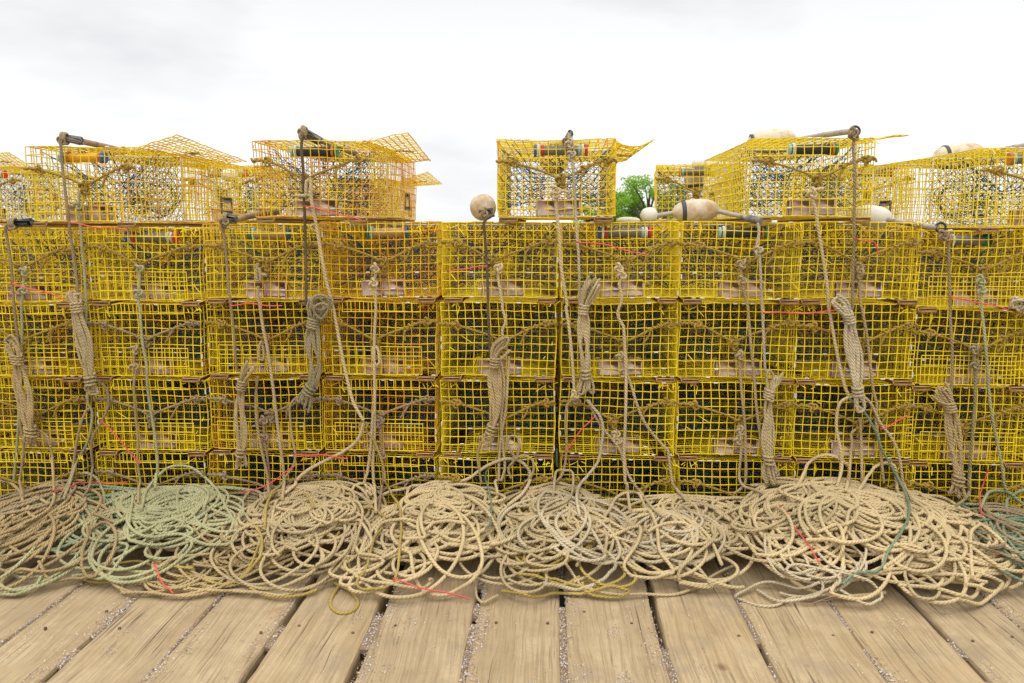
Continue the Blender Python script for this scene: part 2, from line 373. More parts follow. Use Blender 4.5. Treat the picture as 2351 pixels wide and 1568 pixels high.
def coil(mb, path, R_, r, turns_per_m=42, jit=.002, k=6, g=None):
    g = g or rng; P = spline(path, .004); n = len(P); T = np.gradient(P, axis=0); T /= np.linalg.norm(T, axis=1, keepdims=True)
    s_ = np.concatenate([[0], np.cumsum(np.linalg.norm(np.diff(P, axis=0), axis=1))]); a = s_*turns_per_m*2*PI
    n1 = np.cross(T, [[0, 1.0, 0]]); n1 /= np.linalg.norm(n1, axis=1, keepdims=True); n2 = np.cross(T, n1)
    rr = R_*(1+.35*np.sin(s_*90+g.uniform(0, 6))+.2*np.sin(s_*37+g.uniform(0, 6)))
    Q = P+n1*(np.cos(a)*rr)[:, None]+n2*(np.sin(a)*rr*.8)[:, None]; mb.tube(Q, r, k)
def bridle_mesh(seed, m):
    g = np.random.default_rng(seed); mb = MB(); y = -.016; r = .0056
    zc = RUN+HT*g.uniform(.47, .52); ze = RUN+HT*g.uniform(.70, .74); cx = g.uniform(-.03, .03)
    p = [(-W/2-.004, y, ze), (-.22, y-.002, ze+.002), (-.16, y, ze-.012), (cx-.06, y, zc+.028), (cx-.012, y-.004, zc+.004)]
    q = [(cx+.012, y-.004, zc+.004), (cx+.07, y, zc+.03), (.14, y, ze-.02), (.2, y-.002, ze+.001), (W/2+.004, y, ze+.004)]
    for path in (p, q): mb.tube(spline(path, .02), r, 7)
    coil(mb, [p[0], p[1], (-.165, y, ze-.010)], .0075, .0052, g.uniform(34, 44), g=g); coil(mb, [q[-1], q[-2], (.15, y, ze-.014), (.115, y, ze-.03)], .0068, .0050, g.uniform(34, 44), g=g)
    knot(mb, (-.19, y-.004, ze-.004), .017, .0056, g=g); knot(mb, (.222, y-.004, ze+.002), .016, .0056, g=g)
    knot(mb, (cx, y-.004, zc), .019, .006, g=g); knot(mb, (cx+.003, y-.003, zc-.022), .016, .006, g=g)
    mb.tube(spline([(.14, y, ze-.02), (.12+g.normal(0, .01), y-.004, ze-.045), (.10+g.normal(0, .015), y-.002, ze-.085)], .02), .005, 6)
    mb.tube(spline([(cx, y, zc-.02), (cx+g.normal(0, .01), y-.01, zc-.06)], .02), .0055, 6)
    return mb.build('bridle_rope', m), cx
bridles = [bridle_mesh(s, R['bridle'])[0] for s in (1, 2, 3)]+[bridle_mesh(s, R['bridle2'])[0] for s in (4, 5)]
for s_ in (1, 2, 3): pass
def make_trap(X, Y, Z, rz, label, group, full=2, rust=0.0, bri=0, tube=None, panel=False, flap=False, v=None, bricks=True, label_cat='lobster trap'):
    v = int(rng.integers(0, 1000)) if v is None else v
    t = empty('lobster_trap', (X, Y, Z), rz); tag(t, label, label_cat, group)
    c = part(cages[v % 5], t); c['rust'] = float(rust)
    n = part((nets_s if full == 3 else nets if full else nets_d)[v % (3 if full == 2 else 2)], t)
    for sd in (-1, 1):
        r_ = part(runp, t); r_.location = (sd*(W/2-.05), -.012, 0)
    if bricks:
        for q in (-1, 1):
            b = part(brickp, t); b.location = (q*.050+.01, .030, RUN+.041+.002*q); b.rotation_euler = (0, 0, rng.normal(0, .04))
    if full:
        h = part(hoopp, t); h['rust'] = float(rust); 
        for yy in (.45, .83): part(postp, t).location = (0, yy, 0)
        part(bridles[bri], t)
        if tube is not None: part(tubes[tube], t)
        vt = part(ventp, t); vt.location = (W/2-.004, .95, RUN+.06)
        vt = part(ventp, t); vt.location = (-W/2+.004, .95, RUN+.06)
        if panel: q = part(panelp, t); q['rust'] = -.05; q.location = (rng.normal(0, .008), 0, 0)
        if flap: q = part(flapp, t); q['rust'] = -.05
    return t
rects = {2: [(-92, 182), (197, 469), (472, 733), (737, 1008), (1012, 1283), (1288, 1560), (1564, 1838), (1841, 2106), (2112, 2380)],
         3: [(-70, 204), (208, 470), (475, 735), (742, 1005), (1010, 1278), (1286, 1557), (1561, 1828), (1831, 2093), (2098, 2362)],
         4: [(-55, 212), (225, 480), (483, 738), (743, 1003), (1011, 1275), (1284, 1550), (1555, 1820), (1828, 2086), (2090, 2352)],
         5: [(-48, 215), (227, 483), (487, 740), (745, 1003), (1008, 1272), (1282, 1552), (1556, 1822), (1828, 2088), (2092, 2352)]}
ymid = {2: 600, 3: 785, 4: 962, 5: 1140}
rown = {2: 'upper full row', 3: 'second full row', 4: 'third full row', 5: 'bottom row'}
coln = ['at the left picture edge', 'second from the left', 'third from the left', 'fourth from the left', 'in the middle', 'just right of the middle', 'third from the right', 'second from the right', 'at the right picture edge']
rust = {(2, 3): .13, (2, 2): .07, (3, 3): .10, (4, 3): .11, (5, 2): .08, (4, 2): .08, (3, 2): .05, (5, 3): .06, (3, 0): .035, (2, 0): .04, (3, 1): .035, (4, 0): .035, (2, 7): -.01, (3, 8): -.01, (2, 8): 0.0}
SET = {(0, 2): .030, (0, 3): .018, (0, 4): .010, (1, 2): .022, (1, 3): .014, (1, 4): .008, (2, 2): .008, (8, 2): .034, (8, 3): .024, (8, 4): .012}   # stacks that have sagged a little
GT = 'lobster traps stacked in the front wall'
for row in (2, 3, 4, 5):
    for c_, (a, b) in enumerate(rects[row]):
        X = at((a+b)/2, ymid[row], D)[0]; rs = rust.get((row, c_), -.05 if c_ >= 4 else -.01)
        word = 'rusty orange-yellow' if rs > .1 else ('dull yellow' if rs > .03 else ('weathered yellow' if rs > -.02 else 'bright yellow'))
        pan = (c_ in (0, 1) or (c_ == 2 and row > 2) or (c_ == 3 and row > 2) or c_ == 8) and row < 5
        make_trap(X, D+rng.uniform(-.012, .012)-(.02 if row == 5 else 0), (5-row)*.363-SET.get((c_, row), 0), rng.normal(0, .008), f'{word} wire lobster trap in the {rown[row]}, {coln[c_]}', GT, 3 if row == 2 or (c_*3+row) % 4 == 0 else 2, rs,
                  (3+c_ % 2) if (c_ in (2, 3) and row >= 4) or (c_ == 1 and row > 2) else (c_+row) % 3, ([None, 1, 2, 2, None, 1, 0, None, 5][c_]) if row == 2 else None, pan, c_ in (1, 3, 0) or (row, c_) == (2, 2), c_+row*3)
# traps that stand alone on top of the wall
tops = [((60, 318), 420, .07, 3, 'weathered yellow wire lobster trap alone on the wall at far left, wire lid open', True, -.022, -.035),
        ((583, 848), 420, .13, 0, 'rusty orange wire lobster trap standing on the wall left of centre with its lid open', False, 0, -.01),
        ((1143, 1411), 412, .03, 1, 'yellow wire lobster trap standing on the wall beside the green tree with a curled lid', False, 0, .0),
        ((1727, 2000), 415, -.07, 0, 'bright yellow wire lobster trap on the wall carrying a cream buoy on its top', False, 0, -.01),
        ((2249, 2522), 440, -.07, 5, 'bright yellow wire lobster trap on the wall cut off by the right picture edge', True, -.045, .02)]
TT = []
for (a, b), ym, rs, tb, lab, pan, dz, rz in tops:
    X = at((a+b)/2, ym, D)[0]; t = make_trap(X, D, 4*.363+dz, rz, lab, 'lobster traps standing on top of the front wall', 3, rs, 1 if rs < .1 else 0, tb, pan, False, 7+len(TT)); TT.append(t)
def lid(t, crn, nu, nv, curl=0.0, name='lid'):
    crn = [np.array(at(x, y, Y)) for x, y, Y in crn]; A, B, Cc, Dd = crn; mb = MB(); base = np.array(t.location)
    ca, sa = math.cos(-t.rotation_euler[2]), math.sin(-t.rotation_euler[2])
    P = np.zeros((nu+1, nv+1, 3))
    for i in range(nu+1):
        for j in range(nv+1):
            u, v = i/nu, j/nv; p = (1-u)*((1-v)*A+v*B)+u*((1-v)*Dd+v*Cc); p = p+np.array([0, 0, curl*math.sin(PI*v)])+rng.normal(0, .0015, 3)-base
            P[i, j] = (p[0]*ca-p[1]*sa, p[0]*sa+p[1]*ca, p[2])
    mb.prisms(np.concatenate([P[:-1].reshape(-1, 3), P[:, :-1].reshape(-1, 3)]), np.concatenate([P[1:].reshape(-1, 3), P[:, 1:].reshape(-1, 3)]), .0027)
    o = mb.build('lid', M['wire'], t); o['rust'] = .04
    c = (P[nu//2, nv//2]+P[nu//2+1, nv//2])/2; k2 = MB()
    for q in range(3): k2.tube(spline([c+rng.normal(0, .03, 3)*np.array([1, 1, .1])+np.array([0, 0, .003]) for _ in range(4)], .02), .004, 6)
    k2.build('door_cord', R['tan'], o); return o
lid(TT[0], [(318, 338, 3.76), (406, 310, 3.62), (566, 371, 4.62), (470, 377, 4.42)], 20, 8)
lid(TT[1], [(833, 327, 3.76), (936, 304, 3.72), (988, 369, 4.72), (914, 374, 4.66)], 22, 7)
lid(TT[2], [(1413, 323, 3.76), (1503, 319, 3.78), (1443, 363, 4.95), (1392, 356, 4.80)], 26, 6, -.03)
lid(TT[3], [(1998, 327, 3.76), (2086, 310, 3.74), (1858, 343, 4.86), (1790, 351, 4.80)], 26, 6, .01)
for side, X in (('left', at(-92, 600, D)[0]-.27), ('right', at(2380, 600, D)[0]+.28)):  # unseen end columns, added to keep side light out of the edge traps
    for row in (2, 3, 4, 5): make_trap(X, D, (5-row)*.363-.02*(row == 2), 0, f'yellow wire lobster trap added as a side light block beyond the {side} picture edge', f'light-blocking lobster traps added beyond the {side} picture edge', 0, 0, v=row)
# second and third ranks behind
G2 = 'lobster traps in the ranks behind the front wall'
L2 = 'yellow wire lobster trap in the back ranks behind the front wall'
for rk, (Y0, n, x0) in enumerate(((5.08, 13, -3.35), (6.46, 15, -4.2), (7.84, 16, -4.6))):
    for c_ in range(n):
        for row in (2, 3, 4, 5):
            X = x0+c_*.556+rng.normal(0, .012); make_trap(X, Y0+rng.normal(0, .03), (5-row)*.363, rng.normal(0, .02), L2, G2, 0, rng.uniform(.04, .2), v=int(rng.integers(0, 99)), bricks=(rk == 0))
GB = 'lobster traps standing on the ranks behind'
for (a, b, ym, Y0, lab, rz, rs) in ((-135, 52, 430, 5.15, 'yellow wire lobster trap on the rear rank showing behind the far left top trap', .03, 0),
        (420, 606, 445, 5.15, 'yellow wire lobster trap on the rear rank between the two left top traps', -.02, -.05),
        (745, 893, 455, 6.46, 'pale yellow wire lobster trap far behind the rusty top trap with raised lid', 0, -.07),
        (1511, 1700, 445, 5.15, 'yellow wire lobster trap on the rear rank carrying two small buoys right of the tree', -.115, -.05),
        (1905, 2088, 445, 5.3, 'yellow wire lobster trap on the rear rank between the two right top traps', -.03, -.04)):
    X = at((a+b)/2, ym, Y0)[0]; t = make_trap(X, Y0, 4*.363, rz, lab, GB, 3, rs, 0, 1 if a != 1511 else 5, False, False)
    if a == 745: lid(t, [(893, 424, 6.6), (981, 394, 6.4), (1016, 423, 7.5), (945, 428, 7.6)], 20, 8)
    if a == -135: lid(t, [(-40, 352, 5.2), (20, 350, 5.0), (75, 385, 6.1), (0, 388, 6.2)], 16, 7)
for p in [*cages, *nets, *nets_d, *nets_s, brickp, hoopp, runp, panelp, flapp, postp, ventp, *tubes, *bridles]:
    for ch in list(p.children): bpy.data.objects.remove(ch)
    bpy.data.objects.remove(p)
# ---------------------------------------------------------------- rope heaps: a height field they are laid on, turn by turn
GX0, GY0, GS = -3.3, 2.3, .01; NX, NY = 680, 150
HF = np.zeros((NX, NY)); TOP = np.zeros((NX, NY))     # HF steers the laying, TOP is the real top of the ropes
def hcell(x, y): return int(min(max((x-GX0)/GS, 1), NX-2)), int(min(max((y-GY0)/GS, 1), NY-2))
def hget(x, y):
    i, j = hcell(x, y); return HF[i-1:i+2, j-1:j+2].max()
def tget(x, y):
    i, j = hcell(x, y); return TOP[i, j]
def mound(cx, cyy, rx, ry, h):
    xs = GX0+np.arange(NX)*GS; ys = GY0+np.arange(NY)*GS; X, Yy = np.meshgrid(xs, ys, indexing='ij')
    dy = np.where(Yy < cyy, (Yy-cyy)/ry, (Yy-cyy)/.5); q = np.sqrt(((X-cx)/rx)**2+dy**2)
    m = h*np.clip(1-q, 0, 1)**.8; np.maximum(HF, m, out=HF)
def lay(xy, r, stiff=12, mark=True):
    """drop a rope along xy onto what lies there already"""
    n = len(xy); z = np.array([hget(x, y)+r for x, y in xy])
    k = stiff; pad = np.pad(z, k, mode='edge'); mx = np.array([pad[i:i+2*k+1].max() for i in range(n)]); z2 = .3*z+.7*mx
    z2 = np.maximum(z2, z) if False else z2; ker = np.hanning(2*k+3)[1:-1]; ker /= ker.sum(); z2 = np.convolve(np.pad(z2, k, mode='edge'), ker, 'valid'); z2 = np.maximum(z2, z-r*.9)
    z2 = np.convolve(np.pad(z2, 4, mode='edge'), np.hanning(11)[1:-1]/np.hanning(11).sum(), 'valid')
    if mark:
        for (x, y), zz in zip(xy, z2):
            i, j = hcell(x, y); HF[i, j] = max(HF[i, j], min(zz+r*.35, HF[i, j]+2.0*r)); b = TOP[i-1:i+2, j-1:j+2]; np.maximum(b, zz+r, out=b)
    return np.column_stack([xy, z2])
WALL = D-.035
def heap_path(cx, cyy, rx, ry, length, rmin, rmax, g, flat=.95):
    length *= .56; rx *= 1.22; rmin = rmin*1.3; rmax = max(rmax*1.18, rmin*1.3); cyy -= .05
    pts = []; a = g.uniform(0, 6.28); n = int(length/.05); c = np.array([cx, cyy]); cc = c.copy(); rr = g.uniform(rmin, rmax); dr = 1 if g.random() < .5 else -1
    tc = c.copy(); tr = rr; ell = g.uniform(.6, 1); et = ell; ph = g.uniform(0, PI); tp = ph; left = 0
    for i in range(n):
        if left <= 0:
            q = math.sqrt(g.random())*.95; an = g.uniform(0, 2*PI); tc = c+np.array([q*math.cos(an)*rx*.62, q*math.sin(an)*ry*.62]); tr = g.uniform(rmin, rmax); et = g.uniform(.5, 1); tp = ph+g.normal(0, .8)
            left = g.uniform(.6, 1.6)*2*PI
            if g.random() < .12: dr = -dr
        cc += (tc-cc)*.16; rr += (tr-rr)*.16; ell += (et-ell)*.2; ph += (tp-ph)*.15; da = .05/max(rr, .03); a += dr*da; left -= da
        ox, oy = rr*math.cos(a), rr*ell*math.sin(a); p = cc+np.array([ox*math.cos(ph)-oy*math.sin(ph), (ox*math.sin(ph)+oy*math.cos(ph))*flat])
        if p[1] > WALL: p[1] = WALL-(p[1]-WALL)*.25
        pts.append(p)
    P = spline(np.column_stack([np.array(pts), np.zeros(len(pts))]), .014)[:, :2]
    P[:, 1] = np.minimum(P[:, 1], WALL); return P
def hitsurf(vx, vy, Yh, lift=.0):
    """where the sight line meets the heap, the deck or the plane the rope hangs in"""
    d = ray(vx, vy); d = d/d[1]; y = 2.35
    while y < Yh:
        p = CAM+d*y
        if p[2] <= max(tget(p[0], p[1]), HF[hcell(p[0], p[1])])+lift: return p, True
        y += .006
    return CAM+d*Yh, False
def vrope(mb, pts, r, Yh=D-.045, k=7, mark=False, u0=0.0, knots=(), wob=.0):
    P = []
    for x, y in pts:
        p, hit = hitsurf(x, y, Yh, r); P.append(p)
    S = spline(P, .012)
    if wob: S += np.column_stack([np.zeros(len(S))]*3)
    # keep it above the heap
    for i in range(len(S)):
        zz = tget(S[i, 0], S[i, 1])+r*.7
        if S[i, 2] < zz: S[i, 2] = zz
    S[:, 2] = np.convolve(np.pad(S[:, 2], 2, mode='edge'), np.ones(5)/5, 'valid')
    if mark:
        for p in S:
            i, j = hcell(p[0], p[1]); HF[i, j] = max(HF[i, j], min(p[2]+r*.3, HF[i, j]+2*r))
    mb.tube(S, r, k, u0=u0)
    for q in knots: knot(mb, S[min(len(S)-1, int(q*(len(S)-1)))]+np.array([0, -.004, 0]), .017, r*.95)
    return S
def gx(v, y=1320): return at(v, y, 3.3)[0]+0
def Xg(vx, Y=3.35): return CAM[0]+(vx-1265.3)/F*(Y*cp+1.3*sp)
def heap(label, mats, spec, extra=(), group='rope heaps along the foot of the trap wall'):
    """spec: list of (material index, vx, Y, rx, ry, length, rmin, rmax, rope radius)"""
    mb = MB(); g = np.random.default_rng(abs(hash_(label)) % 9999); spec = sorted(spec, key=lambda q: mats[q[0]] is not R['yellow'])
    for mi, vx, Y, rx, ry, ln, r0, r1, rr in spec:
        xy = heap_path(Xg(vx, Y), Y, rx, ry, ln, r0, r1, g); rr *= 1.02; rx *= 1.0; P = lay(xy, rr); mb.tube(P, rr, 7, mi=mi)
    for mi, pts, rr in extra:
        P = [hitsurf(x, y, D-.045, rr)[0] for x, y in pts]; S = spline(P, .012)
        z = lay(S[:, :2], rr, 7)[:, 2]; hang = S[:, 2] > z+.03; S[:, 2] = np.where(hang, S[:, 2], z); S[:, 2] = np.convolve(np.pad(S[:, 2], 4, mode='edge'), np.ones(9)/9, 'valid')
        mb.tube(S, rr, 7, mi=mi)
    o = mb.build('rope_pile', mats); tag(o, label, 'rope pile', group); return o
def hash_(s): return sum((i+1)*ord(ch) for i, ch in enumerate(s))
for vx, Y, rx, ry, h in ((60, 3.62, .42, .62, .27), (250, 3.6, .5, .5, .22), (400, 3.62, .42, .5, .24), (560, 3.6, .3, .45, .18), (715, 3.62, .34, .56, .28), (1010, 3.62, .40, .60, .29), (1290, 3.62, .36, .6, .28),
                         (1580, 3.62, .40, .52, .24), (1890, 3.62, .48, .56, .33), (2090, 3.6, .42, .58, .27), (2300, 3.62, .42, .52, .22),
                         (640, 3.62, .3, .5, .20), (860, 3.62, .34, .5, .19), (1150, 3.62, .34, .52, .21), (1435, 3.62, .34, .48, .18), (1720, 3.62, .34, .5, .22), (1990, 3.62, .34, .5, .26), (2200, 3.62, .34, .5, .20), (150, 3.62, .34, .5, .2)):
    mound(Xg(vx), Y, rx, ry, h*.86)
HF[:, int((D-.03-GY0)/GS):] = 0
heap('dull brown rope heap spreading low between the green heap and the round beige heap', [R['brown'], R['tan'], R['grey'], R['yellow']], [(0, 560, 3.4, .30, .40, 36, .07, .17, .0064), (2, 585, 3.52, .18, .2, 14, .06, .14, .0062), (1, 500, 3.2, .44, .22, 24, .07, .2, .0062), (0, 600, 3.3, .3, .3, 22, .08, .18, .0062), (3, 560, 3.25, .35, .2, 6, .1, .2, .006)],
     [(1, ZK([(1795, 940), (1600, 960), (1400, 930), (1250, 900), (1100, 850), (960, 870), (850, 890), (820, 940), (870, 970), (1000, 985), (1200, 980), (1350, 950), (1420, 900), (1350, 870)]), .006),
      (1, ZK([(1420, 700), (1200, 720), (1050, 790), (990, 860), (1020, 900), (1150, 920), (1350, 860), (1560, 820), (1700, 760)]), .006), (1, ZK([(1260, 910), (1400, 930), (1500, 900), (1540, 850), (1500, 800), (1300, 770)]), .006), (1, ZK([(1400, 930), (1550, 970), (1795, 950)]), .006),
      (3, ZK([(790, 790), (950, 772), (1120, 775), (1300, 800)]), .0055), (3, ZK([(780, 790), (545, 860), (560, 890), (700, 890), (900, 850), (1040, 800), (1130, 775)]), .0055), (3, ZK([(1250, 790), (1320, 820), (1400, 860), (1520, 880), (1640, 830), (1700, 740), (1750, 600), (1720, 520)]), .006)])
heap('pale green rope heap lying left of the tan coil heaps', [R['green'], R['mint']], [(1, 200, 3.42, .36, .34, 34, .06, .2, .0068), (1, 350, 3.5, .40, .24, 20, .08, .2, .0068), (0, 410, 3.50, .34, .28, 64, .07, .21, .0068), (0, 340, 3.32, .34, .24, 18, .1, .2, .0068), (0, 60, 3.22, .5, .2, 12, .1, .25, .0068)],
     [(0, ZK([(950, 400), (1000, 250), (1120, 120), (1280, 110), (1420, 220), (1520, 370), (1590, 500), (1580, 600), (1450, 650), (1250, 600)]), .0068), (0, ZK([(440, 260), (500, 170), (580, 140), (660, 190), (700, 300), (680, 400)]), .0068),
      (0, ZK([(760, 330), (760, 260), (820, 230), (890, 290), (880, 400), (860, 560), (920, 620), (1100, 640), (1290, 560), (1260, 510), (1180, 520)]), .0068), (0, ZK([(1130, 590), (1150, 550), (1250, 580), (1400, 640), (1540, 620), (1590, 520), (1560, 430), (1300, 330), (1140, 250)]), .0068),
      (0, ZK([(1200, 420), (1200, 270), (1300, 230), (1400, 280), (1370, 400)]), .0068), (0, ZK([(0, 960), (120, 940), (230, 900), (280, 850)]), .0068), (0, ZK([(480, 810), (560, 840), (700, 830), (800, 760), (860, 640), (800, 620)]), .0068), (0, ZK([(0, 935), (150, 910), (260, 850), (300, 800)]), .0068)])
heap('brown and tan rope heap in the lower left picture corner', [R['brown'], R['tan'], R['grey']], [(1, -20, 3.4, .34, .34, 34, .08, .22, .007), (0, 30, 3.38, .34, .34, 34, .08, .22, .0068), (2, -10, 3.5, .3, .3, 14, .1, .2, .0066), (0, 80, 3.3, .36, .24, 12, .12, .24, .0068)],
     [(0, ZK([(570, 450), (590, 560), (550, 700), (560, 800), (640, 820), (740, 740), (780, 600), (760, 520), (690, 480), (610, 540)]), .0068), (0, ZK([(0, 570), (150, 500), (330, 380), (480, 330), (640, 360), (700, 390)]), .0068),
      (0, ZK([(20, 900), (10, 860), (120, 800), (300, 820), (500, 770), (700, 640), (820, 560), (800, 500), (680, 480), (660, 400), (720, 380), (840, 400), (780, 470), (640, 430)]), .0068), (1, ZK([(0, 200), (80, 230), (140, 290), (150, 380), (120, 440)]), .0075),
      (0, ZK([(260, 740), (330, 850), (480, 860), (560, 850), (760, 740)]), .0068), (1, ZK([(330, 350), (230, 290), (190, 330), (190, 400), (240, 440)]), .007), (2, ZK([(210, 240), (300, 190), (400, 190), (430, 250), (380, 330)]), .006)])
heap('round beige twisted rope heap below the olive rope hank', [R['beige'], R['tan'], R['yellow']], [(1, 715, 3.5, .32, .30, 30, .07, .17, .0068), (0, 715, 3.42, .31, .36, 74, .05, .18, .0068), (2, 700, 3.38, .28, .3, 6, .08, .18, .006), (0, 710, 3.4, .22, .26, 16, .05, .12, .0068), (0, 700, 3.22, .36, .2, 12, .09, .2, .0066)],
     [(2, ZL([(680, 880), (790, 960), (840, 1030), (800, 1090), (720, 1100), (660, 1060), (660, 1000), (720, 920), (780, 820), (770, 700)]), .0062), (0, ZL([(250, 480), (300, 330), (400, 250), (560, 270), (700, 330), (740, 350), (820, 330), (870, 420), (840, 560), (800, 700)]), .0066),
      (2, ZL([(0, 860), (100, 810), (180, 700), (190, 590), (150, 510)]), .0062), (2, ZL([(110, 900), (150, 960), (300, 970), (450, 950), (560, 920)]), .0062), (0, ZL([(0, 970), (200, 930), (330, 930), (500, 900), (700, 840), (840, 780), (840, 700)]), .0064), (2, ZL([(210, 520), (230, 350), (310, 250), (400, 240), (480, 290), (540, 390)]), .0058)])
heap('beige rope heap with a few yellow turns just right of centre', [R['beige'], R['yellow'], R['white'], R['tan']], [(3, 1290, 3.5, .33, .3, 26, .07, .18, .0068), (0, 1290, 3.44, .34, .34, 58, .06, .20, .0068), (1, 1290, 3.4, .3, .3, 9, .08, .2, .006), (2, 1320, 3.32, .3, .26, 16, .08, .19, .007), (0, 1190, 3.22, .3, .24, 16, .06, .14, .006), (1, 1290, 3.2, .4, .16, 5, .08, .2, .006)],
     [(1, ZM([(240, 920), (400, 960), (560, 990), (700, 990), (800, 950), (900, 920), (1050, 910), (1090, 940), (1060, 980), (950, 980), (800, 930), (780, 870)]), .0064), (2, ZM([(520, 900), (700, 910), (850, 890), (960, 830), (1000, 740), (880, 640)]), .0078), (0, ZM([(60, 850), (60, 930), (70, 1010), (110, 1045), (180, 1010), (210, 960)]), .0055),
      (0, ZM([(580, 300), (600, 160), (660, 110), (715, 170), (700, 300), (640, 360), (480, 400), (450, 360), (520, 310)]), .0062), (0, ZM([(420, 260), (600, 210), (780, 280), (880, 400), (940, 560), (930, 700)]), .0075), (1, ZM([(330, 830), (500, 850), (650, 880), (760, 840)]), .006), (0, ZM([(660, 740), (720, 840), (780, 900), (830, 940), (1000, 970), (1200, 990), (1400, 980), (1550, 950), (1650, 880), (1795, 790)]), .006),
      (0, ZM([(440, 500), (520, 420), (700, 420), (760, 500), (770, 650), (740, 780)]), .0064)])
heap('cream smooth rope heap with big open loops left of centre', [R['cream'], R['yellow']], [(0, 1000, 3.44, .36, .34, 66, .07, .21, .0076), (0, 1030, 3.5, .26, .24, 18, .05, .13, .0074), (0, 900, 3.25, .3, .26, 12, .06, .14, .0072), (0, 1000, 3.3, .36, .26, 12, .1, .22, .0076)],
     [(0, ZL([(1130, 460), (1130, 360), (1190, 270), (1330, 210), (1550, 200), (1700, 110), (1850, 50), (1950, 80), (2000, 180), (1950, 290), (1850, 370)]), .0078), (0, ZL([(1140, 460), (1300, 470), (1480, 400), (1620, 450), (1650, 540), (1600, 600), (1450, 590), (1360, 520)]), .0076),
      (0, ZL([(1130, 660), (1190, 700), (1210, 800), (1260, 900), (1360, 950), (1500, 930), (1620, 850), (1720, 760), (1800, 640), (1790, 540), (1700, 400), (1560, 300)]), .0078), (0, ZL([(850, 470), (900, 540), (930, 620), (870, 690), (840, 700)]), .0072), (0, ZL([(850, 700), (1000, 720), (980, 790), (830, 840), (900, 880), (1100, 900), (1250, 900), (1340, 870), (1320, 840)]), .0072),
      (0, ZL([(960, 580), (980, 500), (1150, 460), (1380, 470), (1560, 490)]), .0076), (0, ZL([(780, 300), (810, 240), (880, 200), (930, 260), (960, 330), (930, 360)]), .007)])
heap('light cream rope heap in front of the third column from the right', [R['cream'], R['beige'], R['white']], [(0, 1585, 3.46, .38, .30, 60, .07, .2, .0072), (1, 1600, 3.4, .34, .3, 16, .08, .2, .007), (2, 1500, 3.36, .24, .2, 10, .07, .15, .007), (0, 1590, 3.3, .36, .2, 10, .1, .2, .0072)],
     [(0, ZM([(930, 440), (970, 390), (1000, 330), (1080, 280), (1160, 300), (1230, 400), (1280, 520), (1300, 680), (1390, 800), (1360, 840), (1200, 855), (1100, 830), (1060, 770), (1150, 620), (1170, 530), (1130, 510), (960, 590)]), .0074), (0, ZM([(1220, 560), (1300, 500), (1480, 490), (1600, 560), (1620, 600), (1540, 640), (1400, 610), (1300, 540)]), .0074),
      (1, ZM([(1430, 880), (1430, 800), (1500, 740), (1640, 620), (1690, 560)]), .007), (1, ZM([(1430, 860), (1470, 930), (1560, 970), (1640, 960), (1640, 880), (1530, 760)]), .007), (1, ZM([(1310, 400), (1350, 340), (1460, 360), (1520, 440), (1500, 560)]), .007)])
heap('cream rope heap spilling forward near the right picture edge', [R['cream'], R['beige']], [(0, 2080, 3.42, .38, .34, 60, .08, .22, .0075), (0, 2120, 3.28, .40, .24, 26, .1, .22, .0075), (1, 2060, 3.3, .3, .3, 12, .1, .2, .007), (0, 2080, 3.5, .36, .24, 18, .1, .2, .0075)],
     [(0, ZN([(1220, 985), (1400, 1005), (1560, 1020), (1640, 980), (1620, 900), (1450, 780), (1200, 650), (960, 620)]), .0074), (0, ZN([(1210, 930), (1400, 980), (1500, 970), (1540, 920), (1480, 860), (1300, 830), (1100, 820)]), .0074), (0, ZN([(1430, 640), (1560, 740), (1680, 820), (1690, 890), (1600, 930), (1400, 900)]), .0074),
      (0, ZN([(1000, 240), (1100, 280), (1220, 400), (1280, 520), (1390, 600), (1400, 680), (1320, 740), (1150, 720)]), .0076), (0, ZN([(1480, 480), (1640, 600), (1780, 740), (1790, 850), (1700, 900)]), .0074), (1, ZN([(1310, 545), (1200, 560), (1100, 650), (1000, 790), (1010, 900), (1080, 990), (1180, 1005), (1225, 950), (1150, 850), (1000, 800), (850, 810), (700, 890)]), .0064),
      (0, ZN([(1450, 850), (1440, 700), (1440, 550), (1500, 500)]), .0072)])
heap('highest cream rope heap under the right end of the wall', [R['cream'], R['beige']], [(0, 1890, 3.5, .42, .28, 44, .07, .2, .0075), (0, 1880, 3.42, .44, .34, 70, .07, .22, .0075), (1, 1780, 3.42, .26, .3, 14, .1, .2, .007), (0, 1920, 3.48, .34, .24, 26, .06, .16, .0075), (0, 1940, 3.3, .4, .26, 14, .1, .2, .0074)],
     [(0, ZJ([(30, 1620), (130, 1430), (230, 1340), (340, 1350), (420, 1390), (460, 1480), (430, 1600)]), .0078), (0, ZJ([(520, 1620), (650, 1460), (770, 1380), (820, 1440), (830, 1568), (860, 1640)]), .0076), (0, ZN([(350, 440), (340, 350), (420, 270), (560, 250), (660, 310), (670, 420), (610, 490), (500, 500), (380, 450)]), .0078),
      (0, ZN([(0, 400), (100, 370), (200, 430), (240, 560), (200, 660), (100, 710), (0, 705)]), .0078), (0, ZN([(680, 300), (800, 400), (840, 520), (780, 600), (600, 620), (480, 600), (330, 610)]), .0078), (0, ZN([(400, 560), (540, 500), (580, 620), (540, 750), (440, 800)]), .0076), (0, ZN([(860, 820), (850, 730), (900, 640), (1050, 640), (1180, 720), (1250, 830), (1210, 910), (1080, 930), (950, 900)]), .0078)])
